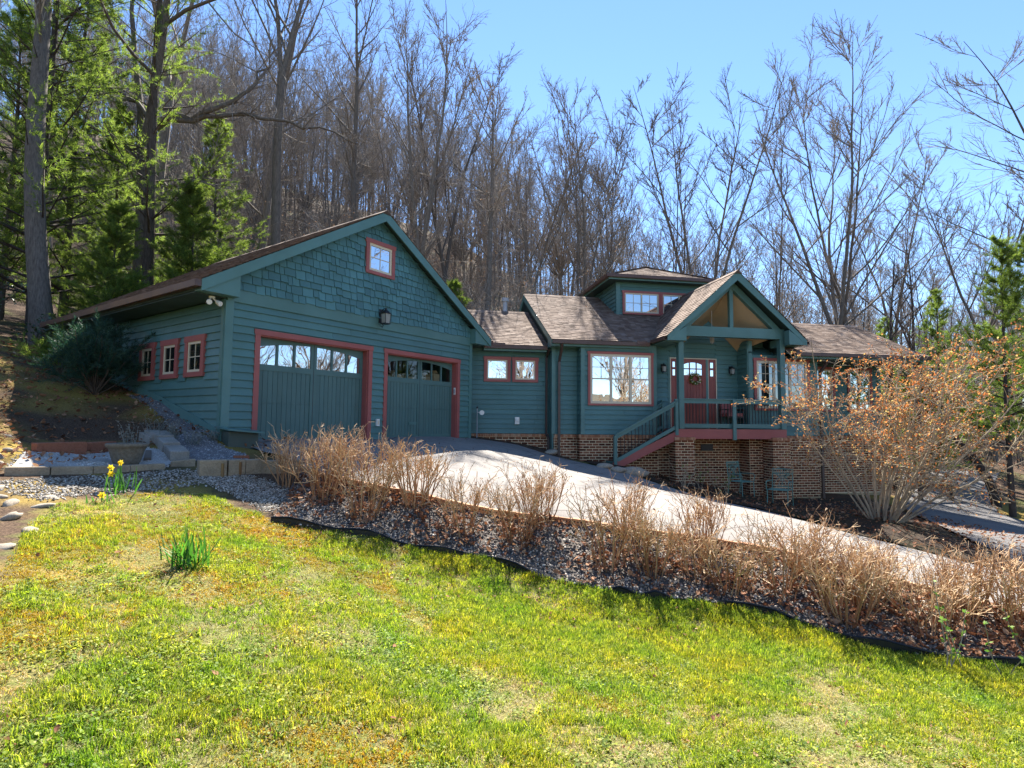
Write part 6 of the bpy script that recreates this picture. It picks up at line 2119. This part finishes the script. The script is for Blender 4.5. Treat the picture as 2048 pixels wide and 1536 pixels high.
# flower pot with dry stalks, sage plants
pt = empty('flower_pot', T(*yard((-5.0, 7.25)), -.02), 0, 'weathered round stone flower pot with dry grey stalks', 'flower pot')
MB().lathe([(.0, 0), (.15, 0), (.18, .06), (.235, .24), (.245, .27), (.275, .28), (.28, .325), (.262, .335), (.235, .325), (.225, .28), (0, .28)], 24).build('bowl', M['pot'], pt, True)
MB().lathe([(0, .285), (.225, .285)], 16).build('soil', mulch, pt)
def sage(seed, n, H, W):
    r = np.random.default_rng(seed); st, lf = MB(), MB()
    for k in range(n):
        a = r.uniform(0, 6.283); s = r.uniform(.1, W)
        b = limb(r, (.06 * r.normal(), .06 * r.normal(), 0), (math.cos(a) * s, math.sin(a) * s, 1), H * r.uniform(.6, 1.1), 5, .1, .02)
        st.tube(b, np.linspace(.004, .002, 6), 3)
        for z in range(16):
            p = b[r.integers(1, 6)] + r.normal(0, .012, 3); e = norm(r.normal(0, 1, 3) + np.array([0, 0, .5])) * .032; f = norm(np.cross(e, r.normal(0, 1, 3))) * .006
            lf.add([p, p + e * .5 - f, p + e, p + e * .5 + f], [(0, 1, 2, 3)])
    return st, lf


s_, l_ = sage(1, 12, .34, .5)
pl_ = empty('potted_plant', T(*yard((-5.0, 7.25)), .30), 0, 'dry grey-green stalks growing in the stone pot', 'plant')
s_.build('stem', M['sage'], pl_); l_.build('leaves', M['sage'], pl_)
for k, (x, y, n, H, W) in enumerate(((-6.15, 10.1, 30, .38, .9), (-5.7, 9.95, 24, .30, 1.0), (-6.6, 10.35, 26, .42, .8), (-5.55, 10.3, 16, .26, .9))):
    s_, l_ = sage(10 + k, n, H, W)
    t = empty('sage_plant', T(x, y), 0, ['widest grey sage plant behind the stepped concrete blocks', 'grey sage plant nearest the stepped concrete blocks', 'tallest grey sage plant nearest the dark evergreen bush', 'smallest grey sage plant against the garage corner'][k], 'plant', 'grey sage plants by the garage')
    s_.build('stem', M['sage'], t); l_.build('leaves', M['sage'], t)
for k, (x, y) in enumerate(((5.9, 15.6), (4.6, 15.0), (5.3, 16.0))):
    r = np.random.default_rng(980 + k); st, lf = MB(), MB()
    for q in range(7):
        b = limb(r, (r.normal(0, .08), r.normal(0, .08), 0), (r.normal(0, .35), r.normal(0, .3), 1), r.uniform(.5, 1.1), 5, .1, .0); st.tube(b, np.linspace(.007, .003, 6), 4)
        for z in range(0 if k == 1 else 5):
            p = b[r.integers(3, 6)] + r.normal(0, .05, 3); e = norm(r.normal(0, 1, 3)) * .06; f = norm(np.cross(e, r.normal(0, 1, 3))) * .018
            lf.add([p, p + e * .5 - f, p + e, p + e * .5 + f], [(0, 1, 2, 3)])
    t = empty('thin_shrub', T(x, y), 0, ['thin shrub with a few green leaves under the porch', 'bare thin shrub before the left brick pier', 'wispy shrub right of the left brick pier'][k], 'shrub')
    st.build('stem', M['bark_light'], t)
    if lf.n: lf.build('leaves', M['green_leaf'], t)

# ------------------------------------------------------------------ chairs, rail, trunks on the right
def patio_chair(loc, rz, label):
    t = empty('patio_chair', loc, rz, label, 'chair', 'verdigris metal patio chairs')
    f = MB()
    for s in (-1, 1):
        x = s * .26
        f.tube([(x, -.24, 0), (x, -.22, .45)], .014, 6); f.tube([(x, .26, 0), (x, .22, .43), (x, .30, .98)], .014, 6)
    f.build('frame', M['patina'], t)
    for s in (-1, 1):
        x = s * .28
        MB().tube([(x, -.22, .44), (x, -.25, .60), (x, -.20, .66), (x, .0, .66), (x, .25, .64)], .013, 6).build('armrest', M['patina'], t)
    se = MB()
    for k in range(8): se.box(-.26, .26, -.24 + k * .06, -.195 + k * .06, .43, .445)
    se.build('seat', M['patina'], t)
    b = MB(); bk = lambda x, z: (x, .22 + (z - .43) * .145, z)
    b.bar(bk(-.26, .98), bk(.26, .98), .018, .03); b.bar(bk(-.26, .86), bk(.26, .86), .014, .02); b.bar(bk(-.26, .5), bk(.26, .5), .014, .02)
    for k in range(9): b.bar(bk(-.22 + k * .055, .86), bk(-.22 + k * .055, .98), .010, .010)
    for s in (-1, 1):
        for o in (.0, .12):
            b.tube([bk(s * (.22 - o), .50), bk(s * (.20 - o), .62), bk(s * (.10 - o), .74), bk(s * (-.08 - o * .6), .83), bk(s * (-.2), .86)], .008, 5)
        b.tube([bk(s * .25, .86), bk(s * .1, .78), bk(0, .64), bk(-s * .03, .5)], .008, 5)
    b.build('backrest', M['patina'], t)


patio_chair(T(6.75, 16.4), HA + .35, 'left verdigris metal chair against the brick under the porch')
patio_chair(T(7.35, 15.3), HA - .9, 'right verdigris metal chair in front of the right brick pier')
br_ = empty('log_rail', T(14.6, 19.2), .15, 'dark log rail on stub posts beside the road on the right', 'rail')
MB().tube([(-.9, 0, .55), (.9, .1, .50)], .09, 8, True).build('rail', M['bark_dark'], br_)
for x in (-.6, .6): MB().tube([(x, .03, -.2), (x, .03, .5)], .08, 8, True).build('post', M['bark_dark'], br_)
for k, (P, rd, lb) in enumerate((([(16.2, 18.6, -.4), (15.95, 18.6, .8), (15.5, 18.7, 1.6), (15.1, 18.8, 2.1)], .15, 'curved leaning dark trunk by the road on the right'), ([(14.2, 20.6, -.4), (14.15, 20.6, 1.2), (14.2, 20.7, 3.6)], .13, 'straight dark trunk behind the log rail'), ([(15.4, 20.9, -.4), (15.45, 20.9, 1.4), (15.3, 21.0, 4.2)], .10, 'thin dark trunk between the log rail and the leaning one'))):
    z0 = float(terrain(P[0][0], P[0][1])); c = P[0]
    t = empty('dark_trunk', (c[0], c[1], z0), 0, lb, 'tree')
    q = [(p[0] - c[0], p[1] - c[1], p[2]) for p in P]
    MB().tube(resample(q, 9), np.linspace(rd, rd * .75, 9), 9, True).build('trunk', M['bark_dark'], t, True)
    tr, cr = bare_tree(970 + k, 5.5, rd * .7, .2, 8, .9, 5, 4, 2)
    for nm, mb, mt in (('limb', tr, 'bark_dark'), ('crown', cr, 'twig')):
        o = mb.build(nm, M[mt], t); o.location = q[-1]
        if k == 0: o.rotation_euler = (0, -.45, 0)

# ------------------------------------------------------------------ behind the photographer: what the windows mirror
for k, (x, y, H) in enumerate(((3.5, -9, 17), (9.5, -7, 19), (13, -15, 18), (-2, -16, 19), (17, -4, 18), (22, -12, 20), (7, -22, 19), (-9, -12, 18), (28, -22, 19), (14, -30, 18), (0, -32, 20))):
    a, b = PROT[(k * 2 + 3) % 10]
    t = empty('roadside_tree', (x, y, float(terrain(x, y)) - .2), k * 1.3, 'bare tree downhill behind the photographer seen only mirrored in the windows', 'tree', 'trees mirrored in the windows')
    s = H / 19; t.scale = (s * 1.2, s * 1.2, s)
    inst('trunk', a, t); inst('crown', b, t)
hm = speck('wooded_far_hill', [(.3, (.05, .05, .035)), (.5, (.10, .085, .06)), (.7, (.14, .13, .08))], .35)
xs = np.linspace(-220, 260, 60); ys = np.linspace(-260, -110, 14)
for k, (x, y, H) in enumerate(((24, 9, 17), (30, 15, 19), (33, 6, 18), (27, 18, 17), (40, 12, 20), (38, 20, 19), (46, 4, 18), (52, 15, 20))):
    a, b = PROT[(k * 4 + 1) % 10]
    t = empty('roadside_tree', (x, y, float(terrain(x, y)) - .2), k * 1.9, 'bare tree far right of the lane seen only mirrored in the garage door lights', 'tree', 'trees mirrored in the garage lights')
    s = H / 19; t.scale = (s * 1.2, s * 1.2, s)
    inst('trunk', a, t); inst('crown', b, t)
V2_, F2_ = gridmesh(np.linspace(130, 320, 14), np.linspace(-150, 260, 60), lambda X, Y: -12 + np.maximum(0, X - 130) * .13 + 8 * fbm(X, Y, .02) * np.minimum(1, (X - 130) / 60))
V, F = gridmesh(xs, ys, lambda X, Y: -8 + np.maximum(0, (-Y - 110)) * .16 + 7 * fbm(X, Y, .02) * np.minimum(1, (-Y - 110) / 60) - 4)
mb = MB(); mb.add(V, F); mb.add(V2_, F2_); mb.build('hills', hm, None, True, kind='structure')
